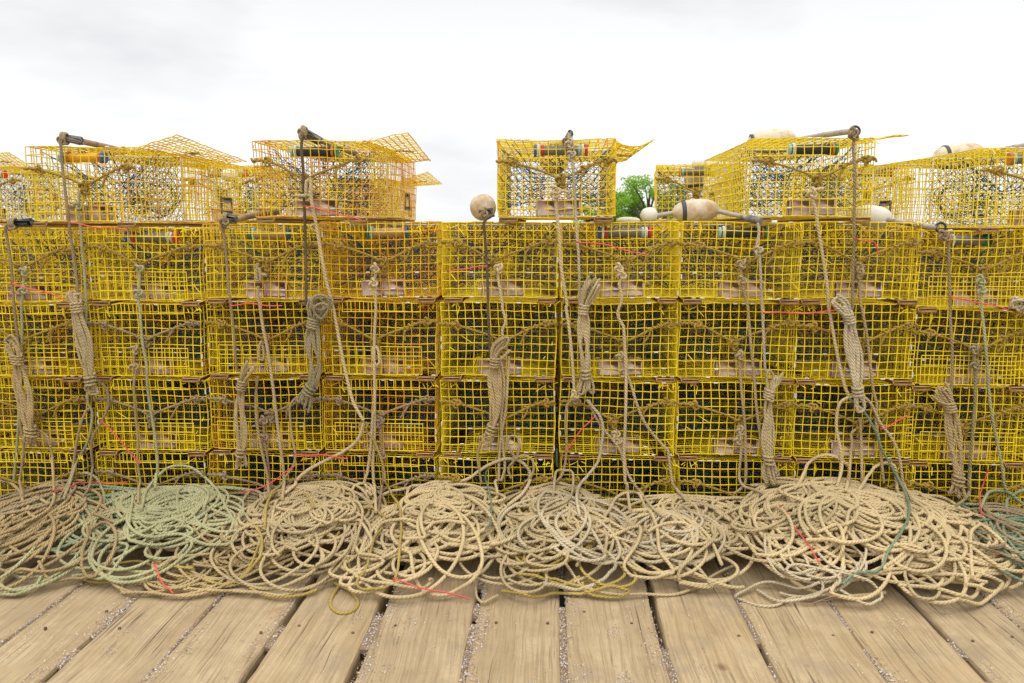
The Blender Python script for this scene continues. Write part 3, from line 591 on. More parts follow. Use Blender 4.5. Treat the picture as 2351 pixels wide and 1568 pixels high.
heap('dark green rope heap at the right picture edge', [R['mint'], R['teal'], R['grey']], [(0, 2320, 3.5, .26, .3, 40, .08, .18, .0068), (1, 2350, 3.36, .28, .34, 26, .08, .2, .0062), (2, 2330, 3.42, .26, .3, 12, .08, .18, .006)],
     [(0, ZN([(1500, 380), (1560, 280), (1700, 280), (1795, 370)]), .0068), (0, ZN([(1690, 400), (1680, 330), (1740, 280), (1800, 260)]), .0068), (2, ZN([(1500, 460), (1600, 490), (1670, 570), (1640, 640), (1560, 650)]), .006), (2, ZN([(1430, 560), (1500, 640), (1640, 700), (1795, 760)]), .006)])
heap('small greyish white rope tangle on the deck in front of the highest cream heap', [R['white'], R['beige']], [(0, 1830, 3.16, .30, .10, 9, .08, .17, .0056)],
     [(0, ZN([(-140, 1000), (0, 1050), (120, 1058), (240, 1010), (400, 950), (550, 900), (520, 820), (400, 800), (250, 760), (200, 820), (350, 880), (330, 740), (240, 640), (160, 680), (180, 760), (220, 780)]), .006), (0, ZN([(560, 930), (700, 1000), (800, 1018), (840, 980), (800, 910), (650, 840), (400, 800), (300, 830)]), .006),
      (0, ZN([(-150, 990), (-100, 930), (60, 900), (300, 920), (420, 870)]), .006), (0, ZN([(0, 960), (150, 1010), (380, 1000), (440, 930), (430, 840)]), .006), (0, ZN([(50, 560), (60, 700), (130, 830), (180, 860)]), .006)])
# ---------------------------------------------------------------- hanging ropes
def hang(label, m, segs, r=.0066, Yh=D-.05, knots=()):
    mb = MB(); first = True
    for i, s_ in enumerate(segs):
        vrope(mb, s_, r, Yh, knots=knots if i == 0 else ())
    o = mb.build('hanging_rope', R[m]); tag(o, label, 'rope', 'ropes hanging down the trap wall'); return o
hang('grey rope from the wooden spindle on the far left top trap down to a hank', 'grey', [ZA([(505, 150), (515, 260), (525, 400), (545, 560), (570, 760), (585, 900), (605, 1060), (630, 1250), (650, 1400), (655, 1510)])+ZF([(600, 100), (590, 180)])], .0064, D-.04)
hang('pale green rope knotted on the bridle of the far left top trap', 'green', [ZA([(668, 590), (660, 690), (655, 760), (675, 900), (690, 1100), (710, 1300), (725, 1560)])+ZF([(676, 250), (672, 420), (700, 700), (690, 930), (720, 1000), (715, 1120), (680, 1260), (600, 1400), (550, 1560)])+ZK([(430, 330)])], .0064, D-.035, (.045,))
hang('grey rope at the left picture edge tied to a dark spindle', 'grey', [ZA([(90, 880), (45, 900), (60, 1000), (85, 1150), (100, 1300), (110, 1450), (118, 1560)])+ZF([(125, 330), (140, 450), (120, 560)])], .0064, D-.045)
hang('green rope dropping from the left edge trap behind the first hank', 'green', [ZA([(205, 1240), (200, 1340), (195, 1450), (180, 1560)])+ZF([(172, 300), (170, 480), (160, 800), (150, 1000), (140, 1200), (130, 1320), (108, 1560)])+ZK([(90, 230)])], .0064, D-.035, (.02, .1))
hang('thin tan rope hanging beside the green rope near the left picture edge', 'tan', [ZF([(150, 900), (160, 1100), (185, 1250), (175, 1400), (155, 1560)])+ZK([(130, 200), (150, 300)])], .006)
hang('long pale green rope hanging from the second column of traps', 'green', [ZA([(1175, 1235), (1170, 1350), (1165, 1480), (1165, 1560)])+ZF([(1095, 200), (1115, 450), (1150, 650), (1155, 800), (1180, 980), (1215, 1200), (1235, 1400), (1225, 1560)])+ZK([(1050, 150), (1045, 270)])], .0066, D-.045, (.01, .1))
hang('tan knotted rope hanging in the second column of traps beside the green rope', 'tan', [ZF([(1062, 490), (1050, 600), (1060, 700), (1050, 800), (1060, 1000), (1080, 1200), (1078, 1400), (1100, 1560)])+ZK([(935, 250), (930, 350)])], .006, D-.035, (.02, .12))
hang('brown rope curving from the foot of the first hank into the corner heap', 'tan', [ZF([(270, 1140), (320, 1160), (370, 1200), (400, 1300), (415, 1400), (420, 1540)])+ZK([(350, 50), (362, 250), (355, 360), (250, 470), (120, 540), (0, 590)])], .0062)
hang('dark grey rope looping down from the knot of the second hank', 'grey', [ZF([(700, 750), (770, 770), (830, 820), (850, 950), (800, 1080), (730, 1200), (715, 1300), (730, 1440)])+ZK([(625, 100), (600, 250), (560, 310)])], .0058)
hang('twisted tan rope slanting down beside the green rope under the second hank', 'tan', [ZF([(690, 970), (640, 1080), (600, 1250), (570, 1450), (540, 1560)])+ZK([(430, 280)])], .006)
hang('dark weathered rope in the third column from the brown spindle to a hank', 'grey', [ZA([(1900, 850), (1870, 900), (1885, 1000), (1905, 1200), (1920, 1400), (1940, 1560)])+ZF([(1830, 350), (1845, 550), (1860, 700)])], .0058, D-.045, (.03,))
hang('long cream rope with a toggle loop crossing the third column of traps', 'beige', [ZB([(205, 1190), (195, 1260), (200, 1360), (225, 1380), (225, 1300), (215, 1220)]), ZB([(225, 1290), (280, 1310)]), ZB([(208, 1380), (205, 1480), (215, 1560)])+ZG([(200, 120), (230, 330), (265, 500), (290, 660), (315, 850), (340, 1050), (365, 1250), (385, 1400), (400, 1560)])+ZL([(340, 240), (330, 330)])], .0074, D-.055)
hang('tan rope hanging straight between the hank and the long cream rope', 'tan', [ZG([(225, 440), (205, 490), (205, 600), (230, 630), (240, 560), (230, 470)]), ZG([(190, 720), (175, 900), (185, 1100), (220, 1300), (255, 1450), (275, 1560)])+ZL([(230, 200), (240, 300)])], .0066, D-.045)
hang('pinkish knotted rope in the third row below the third column bridle', 'pink', [ZG([(235, 1060), (240, 1150), (245, 1250), (265, 1350), (285, 1560)])+ZL([(250, 260)])], .0064, D-.03, (.02, .25))
hang('nearly black rope hanging from the grey spindle on the rusty top trap', 'dark', [ZB([(595, 110), (578, 160), (572, 250), (585, 400), (590, 600), (600, 800), (605, 1000), (610, 1200), (612, 1400), (610, 1560)])+ZG([(575, 150), (590, 230)])], .0066, D-.06)
hang('long cream rope from the rusty top trap sweeping right to a big knot', 'cream', [ZB([(640, 480), (615, 510), (610, 600), (620, 665), (645, 640), (650, 540), (640, 470)]), ZB([(520, 640), (570, 625), (610, 640)]), ZB([(640, 560), (655, 680), (690, 850), (730, 1080), (780, 1350), (820, 1500)])+ZG([(790, 230), (840, 500), (890, 740), (940, 930), (1000, 1040), (1022, 1085)]), ZG([(1025, 1085), (1010, 1130), (980, 1220), (880, 1310), (700, 1400), (560, 1480), (490, 1560)])+ZL([(420, 230), (340, 300)])], .0078, D-.07)
hang('thin yellow twisted rope falling from the big cream knot across the heaps', 'yellow', [ZG([(1022, 1090), (1030, 1140), (1100, 1230), (1150, 1350), (1190, 1500)])+ZL([(1020, 200), (1060, 290), (1110, 370), (1130, 500), (1120, 650), (1100, 850), (1050, 940), (900, 965), (830, 900), (900, 780), (950, 600), (1020, 500), (960, 400), (870, 385)])], .0055, D-.06, (.005,))
hang('cream rope hanging straight down the fourth column of traps', 'cream', [ZB([(1190, 1230), (1195, 1300), (1175, 1370), (1195, 1450), (1195, 1560)])+ZG([(1118, 200), (1108, 350), (1105, 480), (1105, 700), (1108, 900), (1105, 1200), (1095, 1400), (1100, 1560)])+ZL([(950, 250), (960, 420)]), ZG([(1095, 480), (1100, 600), (1125, 660), (1145, 620), (1135, 520), (1115, 480)])], .0072, D-.045, (.005, .06))
hang('pinkish knotted rope right of the straight cream rope in the fourth column', 'pink', [ZG([(1145, 1080), (1160, 1200), (1170, 1400), (1175, 1560)])+ZL([(1000, 250), (975, 420)])], .0064, D-.03, (.02, .3))
hang('short cream rope splitting from the straight rope above the round beige heap', 'cream', [ZG([(1095, 1000), (1085, 1150), (1075, 1300), (1050, 1480), (1030, 1545)])+ZL([(880, 215), (900, 260), (925, 300)])], .0068, D-.055, (.93,))
hang('olive rope tail curling from the olive hank down to the round heap', 'tan', [ZG([(640, 860), (520, 880), (450, 950), (445, 1050), (460, 1200), (485, 1330), (470, 1430), (400, 1530)])+ZL([(330, 230), (220, 330)])], .0058)
hang('blackened rope from the buoy left of the tree side top trap', 'dark', [ZC([(375, 790), (320, 820), (285, 860), (290, 950), (305, 1150), (315, 1350), (320, 1560)])+ZH([(430, 200), (437, 400), (447, 560)])], .0062, D-.05)
hang('cream rope hanging in the middle column beside its hank', 'cream', [ZC([(410, 1230), (405, 1330), (425, 1450), (440, 1560)])+ZH([(540, 180), (565, 300), (540, 370), (548, 440)]), ZH([(590, 560), (580, 800), (565, 1000), (530, 1200), (515, 1400), (510, 1560)])+ZM([(190, 200), (210, 300)]), ZH([(530, 620), (555, 800), (530, 1100), (550, 1300), (560, 1450), (530, 1560)])], .0068, D-.04, (.02,))
hang('thin tan rope tail left of the middle hank foot', 'tan', [ZH([(380, 1230), (350, 1320), (350, 1400), (375, 1560)])+ZM([(100, 230)])], .0055)
hang('tan rope loops standing above the beige heap in the middle column', 'tan', [ZH([(610, 1540), (590, 1450), (640, 1380), (600, 1300), (580, 1230), (620, 1180), (665, 1210), (665, 1330), (600, 1450)]), ZH([(600, 1440), (650, 1370), (710, 1340), (780, 1390), (780, 1490), (720, 1568)])], .006, D-.06)
hang('thin teal rope hanging behind the loops of the middle column', 'teal', [ZH([(600, 1400), (520, 1370), (440, 1420), (410, 1500), (410, 1568)])+ZM([(130, 200), (165, 360), (160, 480), (130, 530)])], .0046, D-.035)
hang('long cream rope from the bridle of the tree side top trap', 'cream', [ZC([(890, 580), (885, 640), (890, 720), (905, 850), (920, 1000), (930, 1200), (960, 1400), (985, 1560)])+ZH([(1040, 180), (1065, 350), (1085, 550), (1100, 750), (1110, 900)]), ZC([(885, 600), (930, 580), (970, 590), (1005, 625)])], .0074, D-.07, (.01, .03, .99))
hang('tan rope falling from the end of the long cream rope right of the middle', 'tan', [ZH([(1100, 910), (1050, 950), (1035, 1100), (1045, 1250), (1035, 1400), (1010, 1500), (950, 1568)])], .0058, D-.045, (.01,))
hang('grey beige rope from the dark knob on the tree side top trap to its hank', 'white', [ZC([(1010, 100), (1000, 150), (1010, 230), (1025, 350), (1045, 550), (1055, 750), (1065, 950), (1080, 1150), (1088, 1400), (1090, 1560)])], .0062, D-.055, (.08, .14))
hang('kinked cream rope hanging right of the middle hank', 'cream', [ZC([(1415, 1230), (1445, 1320), (1420, 1380), (1440, 1450), (1440, 1560)])+ZH([(1480, 130), (1445, 230), (1460, 290), (1490, 340), (1500, 480), (1510, 700), (1510, 900), (1505, 1100), (1495, 1350), (1505, 1560)])+ZM([(1080, 230), (1085, 300), (1100, 400)])], .0072, D-.055, (.01, .04))
hang('beige rope slanting right from the sixth column down to the light cream heap', 'beige', [ZH([(1465, 560), (1480, 650), (1530, 740), (1560, 830), (1600, 960), (1650, 1080), (1720, 1180), (1800, 1270)])+ZI([(400, 1310), (420, 1450), (440, 1568)])+ZM([(1420, 280), (1480, 340)])], .0068, D-.04, (.01, .1))
hang('beige rope curving under the long middle hank into the beige heap', 'white', [ZH([(1200, 900), (1240, 960), (1300, 1030), (1330, 1130), (1320, 1250), (1290, 1400), (1200, 1520)])+ZM([(760, 240), (740, 320), (760, 440)])], .0072, D-.06)
hang('beige rope crossing right from under the long middle hank', 'beige', [ZH([(1220, 900), (1250, 1000), (1330, 1140), (1400, 1220), (1470, 1320), (1490, 1400), (1530, 1500), (1570, 1568)])+ZM([(1180, 300), (1260, 400), (1330, 450)])], .0062, D-.05)
hang('small cream knot rope below the lower bridle right of the middle', 'cream', [ZH([(1435, 1130), (1430, 1190), (1465, 1220), (1440, 1260), (1475, 1310)])], .0066, D-.035, (.3, .6))
hang('tan rope hanging straight left of the hank in the third column from the right', 'tan', [ZI([(975, 500), (965, 570), (965, 650), (985, 900), (1005, 1100), (1010, 1300), (1008, 1560)])+ZM([(1795, 300)])], .0066, D-.04, (.06,))
hang('long tan rope slanting into the hank of the third column from the right', 'tan', [ZD([(1050, 1190), (1045, 1300), (1060, 1400), (1085, 1500), (1100, 1560)])+ZI([(1030, 200), (1050, 450), (1075, 700), (1095, 950), (1120, 1150), (1130, 1300)])], .0068, D-.05, (.01, .1))
hang('pale grey rope from the end of the big cream buoy pole to a hank', 'white', [ZD([(1185, 850), (1195, 950), (1178, 1050), (1200, 1150), (1210, 1300), (1220, 1560)])+ZI([(1145, 250), (1155, 500), (1165, 700)])], .0062, D-.06, (.2,))
hang('beige knotted rope under the lower bridle of the third column from the right', 'beige', [ZI([(975, 1130), (945, 1210), (975, 1300), (970, 1560)])+ZN([(30, 290)])], .0066, D-.035, (.05, .18))
hang('long cream rope from the bridle of the top trap that carries the buoy', 'cream', [ZD([(1640, 600), (1640, 650), (1670, 750), (1700, 950), (1740, 1200), (1770, 1400), (1780, 1560)])+ZJ([(310, 250), (345, 450), (385, 650), (430, 820), (460, 890)]), ZD([(1600, 600), (1650, 590), (1740, 570)]), ZJ([(580, 885), (500, 880), (400, 920), (365, 1010), (360, 1150), (390, 1300), (400, 1450), (370, 1568)])+ZN([(540, 230)])], .0074, D-.06, (.01,))
hang('grey rope from the pole end of the top buoy down to the hank', 'grey', [ZE([(520, 90), (535, 130), (525, 250), (540, 400), (538, 600), (535, 800), (535, 1000), (525, 1200), (522, 1400), (520, 1560)])+ZJ([(490, 170), (470, 230)])], .0066, D-.06, (.01, .02))
hang('tan rope hanging down the second column from the right beside the hank', 'tan', [ZE([(560, 1180), (575, 1270), (575, 1400), (590, 1560)])+ZJ([(560, 200), (600, 430), (625, 650), (650, 850), (675, 950), (670, 1100), (700, 1280), (730, 1568)])+ZN([(845, 220)])], .0066, D-.045, (.03, .06))
hang('beige rope sweeping right from the foot of the hank to the spilling heap', 'beige', [ZJ([(580, 885), (640, 960), (700, 1090), (790, 1210), (850, 1350), (880, 1568)])+ZN([(990, 240), (1040, 330)])], .0064, D-.055)
hang('thin teal green rope trailing from the hank foot over the high cream heap', 'teal', [ZJ([(450, 880), (480, 930), (540, 960), (605, 1050), (670, 1170), (720, 1310), (790, 1430), (850, 1568)])+ZN([(930, 150), (1000, 300), (1020, 430), (970, 560), (880, 690), (830, 800), (700, 890), (560, 900)])], .0056, D-.065)
hang('two tan strands hanging under the hank of the second column from the right', 'tan', [ZJ([(545, 1050), (555, 1300), (560, 1568)])+ZN([(700, 200)]), ZJ([(510, 1130), (475, 1180), (480, 1250), (470, 1350), (455, 1568)])+ZN([(600, 210)])], .0064, D-.045)
hang('grey rope from the iron ring of the white buoy down to the rightmost hank', 'grey', [ZE([(1275, 960), (1320, 1000), (1330, 1200), (1335, 1400), (1340, 1560)])+ZJ([(1250, 250), (1265, 500), (1265, 750), (1255, 890)])], .0064, D-.06, (.01, .03))
hang('pale green rope hanging down the rightmost column of traps', 'green', [ZE([(1590, 1330), (1600, 1450), (1605, 1560)])+ZJ([(1495, 180), (1520, 400), (1545, 700), (1560, 900), (1590, 1100), (1630, 1300), (1660, 1450), (1670, 1568)])+ZN([(1655, 200), (1680, 290)])], .0064, D-.05, (.01, .05))
hang('greenish tan rope hanging straight beside the rightmost hank', 'olive', [ZJ([(1440, 500), (1440, 600), (1450, 750), (1440, 1000), (1420, 1250), (1400, 1500), (1395, 1568)])+ZN([(1420, 300), (1340, 380)])], .0066, D-.04, (.01, .1))
# ---------------------------------------------------------------- rope hanks: a coiled bunch lashed near both ends
def hank(label, m, spine, w=.036, n=9, r=.0064, Y=D-.085, t1=.2, t2=.82, top=.06, seed=1, coil_top=False):
    g = np.random.default_rng(seed); S = np.array([at(x, y, Y) for x, y in spine]); S = spline(S, .01); ns = len(S); mb = MB(); path = []
    perp = np.array([1.0, 0, 0])
    def frame(i):
        i = min(max(i, 0), ns-1); t = S[min(i+2, ns-1)]-S[max(i-2, 0)]; t /= np.linalg.norm(t); p = np.cross(t, [0, 1.0, 0]); return p/np.linalg.norm(p), t
    def prof(q):
        return .30+.75*abs(math.sin(PI*min(1, max(0, (q-t1)/(t2-t1)))))**.7 if t1 <= q <= t2 else .30+.9*math.sin(min(1, abs(q-(t1 if q < t1 else t2))/.16)*PI*.62)
    for s_ in range(n):
        a = (s_+.5)/n*2-1; dy = g.uniform(-1, 1)*.015*math.sqrt(max(.05, 1-a*a)); e0 = g.uniform(0, .10); e1 = 1-g.uniform(0, .09); k = 16; seq = np.linspace(e0, e1, k)
        if s_ % 2: seq = seq[::-1]
        wv = g.normal(0, .10)
        for q in seq:
            i = int(q*(ns-1)); p, t = frame(i); tw = a*math.cos(q*3.2+seed)+.45*math.sin(q*3.2+seed)*(1 if dy > 0 else -1)
            path.append(S[i]+p*(w*prof(q)*tw+wv*w*math.sin(q*9)*.4)+np.array([0, dy*math.cos(q*3)+g.normal(0, .0015), 0]))
    mb.tube(spline(path, .010), r, 7)
    for tq, turns in ((t1, 4), (t2, 3)):
        i = int(tq*(ns-1)); p, t = frame(i); pts = []; sl = g.uniform(-.25, .25)
        for a in np.linspace(0, turns*2*PI, turns*12):
            q = a/(turns*2*PI)-.5; pts.append(S[i]+p*math.cos(a)*w*.62+np.array([0, math.sin(a)*.026, 0])+t*(q*.05+sl*math.cos(a)*w*.6+g.normal(0, .001)))
        mb.tube(spline(pts, .008), r*.95, 7)
    if coil_top:
        for q in range(4):
            c = S[4]+np.array([.012+g.normal(0, .014), -.012*q, g.normal(0, .010)]); R0 = .024+.008*g.random()+.003*q; ec, eq = g.uniform(.75, 1.5), g.uniform(-1, 1); mb.tube([c+np.array([R0*math.cos(a)*ec+.25*R0*eq*math.sin(2*a), .010*math.sin(a+q), R0*math.sin(a)+.3*R0*eq*math.cos(a)]) for a in np.linspace(0, 2*PI, 26, endpoint=False)], r, 7, closed=True)
    o = mb.build('rope_hank', R[m]); tag(o, label, 'rope hank', 'rope hanks hanging on the trap wall'); return o
hank('tan rope hank at the left picture edge with its top flopped over leftwards', 'tan', ZF([(20, 440), (80, 470), (125, 560), (150, 720), (185, 900), (225, 1080), (245, 1200), (235, 1270)]), .038, 9, seed=1, t1=.22, t2=.86)
hank('beige rope hank hanging between the first and second trap columns', 'beige', ZF([(575, 60), (600, 170), (630, 350), (665, 560), (705, 740), (725, 900)]), .036, 9, seed=2, t1=.16, t2=.84)
hank('olive rope hank with a round coil at its top near the fourth column', 'olive', ZG([(690, 110), (650, 200), (625, 330), (620, 500), (640, 640), (620, 780), (570, 880), (520, 1000)]), .040, 9, seed=3, t1=.22, t2=.80, coil_top=True)
hank('tan rope hank bent at the top in the lower third column', 'tan', ZG([(150, 610), (110, 690), (70, 780), (60, 950), (70, 1150), (60, 1330), (50, 1480)]), .030, 8, seed=4, t1=.22, t2=.82)
hank('brown beige rope hank in the middle column flopped over to the right at its top', 'tan', ZH([(620, 460), (540, 500), (490, 600), (480, 760), (490, 900), (470, 1080), (440, 1190), (400, 1270)]), .034, 9, seed=5, t1=.26, t2=.84)
hank('long beige rope hank right of the middle column with lashed top', 'beige', ZC([(1235, 1330), (1190, 1400), (1150, 1500)])+ZH([(1180, 200), (1175, 400), (1190, 600), (1195, 740), (1190, 900)]), .031, 9, seed=6, t1=.26, t2=.80)
hank('pale beige rope hank reaching the heaps in the third column from the right', 'beige', ZI([(1240, 690), (1215, 780), (1195, 870), (1170, 1050), (1175, 1250), (1190, 1390), (1210, 1500), (1260, 1580)]), .033, 9, seed=7, t1=.2, t2=.76)
hank('whitish beige rope hank in the second column from the right', 'white', ZJ([(345, 120), (410, 180), (455, 270), (480, 450), (505, 650), (525, 840), (560, 1030)]), .032, 10, seed=8, t1=.2, t2=.80)
hank('brown beige rope hank hanging lowest at the right side of the wall', 'tan', ZJ([(1140, 800), (1190, 880), (1240, 950), (1270, 1100), (1300, 1300), (1320, 1480)])+ZN([(1350, 230), (1350, 340)]), .036, 9, seed=9, t1=.22, t2=.84)
hank('pale rope hank cut off by the right picture edge', 'white', ZE([(1850, 1530), (1900, 1540), (1960, 1560), (2060, 1600)]), .030, 6, seed=10, t1=.6, t2=.8)
# ---------------------------------------------------------------- red plastic ties
RB = [([(158, 517), (225, 527), (297, 535)], 'red tie strip hanging under the far left top trap'), ([(30, 657), (90, 672), (150, 690)], 'red tie strip at the left picture edge in the upper row'), ([(700, 480), (765, 494), (832, 513)], 'red tie strip below the rusty top trap'),
      ([(530, 706), (590, 704), (650, 709)], 'red tie strip in the second row of the third column'), ([(1030, 630), (1070, 622), (1118, 617)], 'short red tie strip in the upper row of the middle column'), ([(1325, 560), (1405, 572), (1485, 592)], 'red tie strip in the upper row right of the middle column'),
      ([(1962, 555), (2005, 564), (2015, 590)], 'bent red tie strip in the upper row second from the right'), ([(1752, 724), (1840, 724), (1932, 719)], 'red tie strip running into the whitish hank'), ([(2180, 690), (2245, 700), (2312, 718)], 'red tie strip in the rightmost trap column'),
      ([(235, 967), (280, 1018), (325, 1070)], 'steep red tie strip in the third row of the second column'), ([(125, 1130), (215, 1112), (295, 1112)], 'red tie strip over the top of the lower left heap'), ([(560, 1132), (600, 1125), (680, 1074)], 'curved red tie strip above the round beige heap'),
      ([(678, 1047), (740, 1050), (800, 1056)], 'flat red tie strip under the third row near the fourth column'), ([(1300, 1040), (1328, 1000), (1365, 960)], 'steep red tie strip right of the middle column'), ([(2020, 990), (2050, 977), (2080, 957)], 'short red tie strip beside the foot of the whitish hank'),
      ([(2265, 1085), (2247, 1140), (2251, 1187)], 'upright red tie strip beside the lowest hank'), ([(1790, 1170), (1835, 1230), (1880, 1297)], 'red tie strip lying across the highest cream heap'), ([(358, 1298), (372, 1335), (401, 1368)], 'red tie strip lying on the deck at the lower left'), ([(905, 1335), (990, 1358), (1079, 1378)], 'red tie strip lying on the deck in front of the open loops')]
for pts, lab in RB:
    mb = MB(); P = [hitsurf(x, y, D-.075, .008)[0]-np.array([0, .010, -.012]) for x, y in pts]; S = spline(P, .02)
    for i in range(len(S)): S[i, 2] = max(S[i, 2], tget(S[i, 0], S[i, 1])+.004)
    S[:, 2] += .0035*np.sin(np.linspace(0, 9, len(S))+S[0, 0]*40); mb.tube(S, .0030, 6); k = S[0]; mb.box(k, (.009, .008, .009), bev=.002)
    tag(mb.build('plastic_tie', M['ribbon']), lab, 'plastic tie', 'red ties on the ropes')
# ---------------------------------------------------------------- buoys and their poles
def bprof(R_, blunt=.5):
    out = []
    for i in range(15):
        t = i/14; out.append((t, R_*max(.16, (1-abs(2*t-1)**(2.6))**blunt)))
    return out
def buoy(name, label, a, b, R_, Y, m='foam', band=None, rod=None, rodr=.011, cap=None, k=28, Yb=None, ring=False, grp='fishing buoys lying on the traps'):
    Yb = Yb or Y; A, B = at(*a, Y), at(*b, Yb); t = empty(name, (A+B)/2); base = (A+B)/2; tag(t, label, 'buoy', grp)
    mb = MB(); mb.lathe(A-base, B-base, bprof(R_, .5), k); mb.build('float', M[m], t)
    d = (B-A)/np.linalg.norm(B-A)
    if band is not None:
        c = A+(B-A)*band-base; rr = np.interp(band, [q[0] for q in bprof(R_)], [q[1] for q in bprof(R_)]); mb = MB(); mb.tube([c-d*.010, c-d*.009, c+d*.009, c+d*.010], [rr*.9, rr+.0025, rr+.0025, rr*.9], k); mb.build('painted_band', M['band_dark'], t)
    if rod:
        P = [at(x, y, yy)-base for x, y, yy in rod]; mb = MB(); mb.tube(P, [rodr*1.0]*len(P), 12); pole = mb.build('pole', M['pole'], t)
        if cap:
            e = P[-1]; dd = (P[-1]-P[-2]); dd /= np.linalg.norm(dd); mb = MB(); mb.tube([e-dd*cap, e-dd*cap*.95, e+dd*.004], [rodr*1.25, rodr*1.6, rodr*1.6], 14); mb.build('end_sleeve', M['greywood'], pole)
        if ring:
            e = P[-1]; mb = MB(); mb.tube([e+np.array([.014+.021*math.cos(q), 0, .02*math.sin(q)]) for q in np.linspace(0, 2*PI, 22, endpoint=False)], .0052, 8, closed=True); mb.build('iron_ring', M['black'], pole)
    return t
b = buoy('fishing_buoy', 'big stained cream buoy with a dark band lying on the wall right of the tree', (1543, 488), (1652, 480), .053, 3.84, band=.24, rod=[(1500, 496, 3.86), (1545, 489, 3.84), (1640, 483, 3.84), (1700, 496, 3.74), (1745, 508, 3.66)], rodr=.0105, cap=.07)
buoy('fishing_buoy', 'round white float on the left end of the big cream buoy pole', (1470, 497), (1510, 491), .036, 3.86, 'foam_white')
buoy('fishing_buoy', 'large speckled cream buoy lying on top of the right top trap', (1715, 328), (1830, 320), .060, 4.25, band=.10, rod=[(1826, 322, 4.2), (1890, 310, 3.95), (1955, 301, 3.70)], rodr=.013, cap=None, ring=True)
buoy('fishing_buoy', 'large cream buoy with a black stripe on the rightmost top trap', (2140, 364), (2262, 352), .070, 4.7, band=.24, rod=[(2258, 353, 4.65), (2310, 342, 4.2), (2400, 327, 3.75)], rodr=.014, cap=.12)
buoy('fishing_buoy', 'white buoy on the wall whose grey pole ends in an iron ring', (1960, 490), (2048, 503), .050, 3.9, 'foam_white', rod=[(2040, 505, 3.86), (2090, 514, 3.76), (2152, 522, 3.66)], rodr=.0115, cap=None, ring=True)
buoy('fishing_buoy', 'round cream buoy seen end-on left of the tree side top trap', (1107, 471), (1111, 481), .062, 3.95, Yb=3.82)
buoy('fishing_buoy', 'stained cream buoy seen through the tree side top trap', (1240, 352), (1300, 386), .075, 5.0, band=.8)
buoy('fishing_buoy', 'small white float perched behind the top trap that carries the buoy', (1588, 377), (1622, 374), .040, 5.3, 'foam_white')
buoy('fishing_buoy', 'brownish buoy standing on the rear rank trap right of the tree', (1592, 385), (1596, 440), .062, 5.3, band=.75)
buoy('fishing_buoy', 'small white float behind the far left top trap', (508, 402), (545, 403), .040, 5.1, 'foam_white')
buoy('fishing_buoy', 'low pale float end beside the green tree on the wall', (1415, 505), (1470, 506), .018, 4.6, 'foam_white')
# end cap in front of the end-on buoy
def spindle(label, head, stick, Y0, Y1, hw, hh, mh='greywood', ms='brownwood', sr=.014):
    A, B = at(*head[0], Y0), at(*head[1], Y0+.03); t = empty('buoy_spindle', A); tag(t, label, 'spindle', 'wooden buoy spindles on the traps')
    mb = MB(); d = B-A; Ln = np.linalg.norm(d); rot = Vector(d).to_track_quat('X', 'Z').to_matrix(); mb.box((B-A)/2, (Ln, hw, hh), rot=rot, bev=.007, jit=.0022)
    mb.box((B-A)*.5+np.array([0, 0, -hh*.15]), (Ln*.8, hw*1.12, hh*.6), rot=rot, bev=.008, jit=.002); mb.build('head', M[mh], t)
    P = [at(x, y, Y0+.03+(Y1-Y0)*i/(len(stick)-1))-A for i, (x, y) in enumerate(stick)]; mb = MB(); mb.tube(spline(P, .03), sr, 10); mb.build('stick', M[ms], t)
    mb = MB(); c = at(*head[0], Y0-.012)-A+d*.12
    for q in range(3): mb.tube([c+d*(q*.07)+np.array([0, math.cos(a)*hw*.62, math.sin(a)*hh*.66]) for a in np.linspace(0, 2*PI, 16, endpoint=False)], .006, 7, closed=True)
    knot(mb, c+np.array([0, -hw*.4, -.01]), .018, .006); mb.build('lashing', R['grey'], t)
spindle('weathered grey wedge spindle on a brown stick on the far left top trap', [(138, 316), (192, 326)], [(180, 323), (240, 336), (305, 351), (400, 366)], 3.70, 4.4, .032, .036)
spindle('grey squared spindle leaning up over the rusty top trap', [(690, 300), (738, 324)], [(730, 320), (770, 335), (815, 352)], 3.70, 4.1, .034, .038, ms='pole')
spindle('black spindle head at the left picture edge on the wall', [(20, 514), (76, 510)], [(70, 511), (110, 513), (170, 512)], 3.66, 3.9, .034, .034, mh='band_dark', ms='greywood')
spindle('dark knobbed spindle between the two left top traps', [(513, 500), (545, 506)], [(540, 504), (590, 493), (640, 486)], 3.66, 3.95, .036, .032)
spindle('small grey spindle on the rear rank by the right top traps', [(2035, 389), (2082, 381)], [(2035, 389), (2000, 396), (1960, 402)], 5.0, 5.2, .03, .024)
spindle('dark knob spindle sticking up over the tree side top trap', [(1302, 322), (1312, 302)], [(1308, 318), (1290, 330), (1270, 345)], 3.70, 4.2, .024, .03, mh='band_dark')
spindle('grey spindle head on the end of the round end-on buoy', [(1106, 487), (1130, 482)], [(1118, 486), (1112, 482), (1110, 480)], 3.72, 3.84, .03, .03)
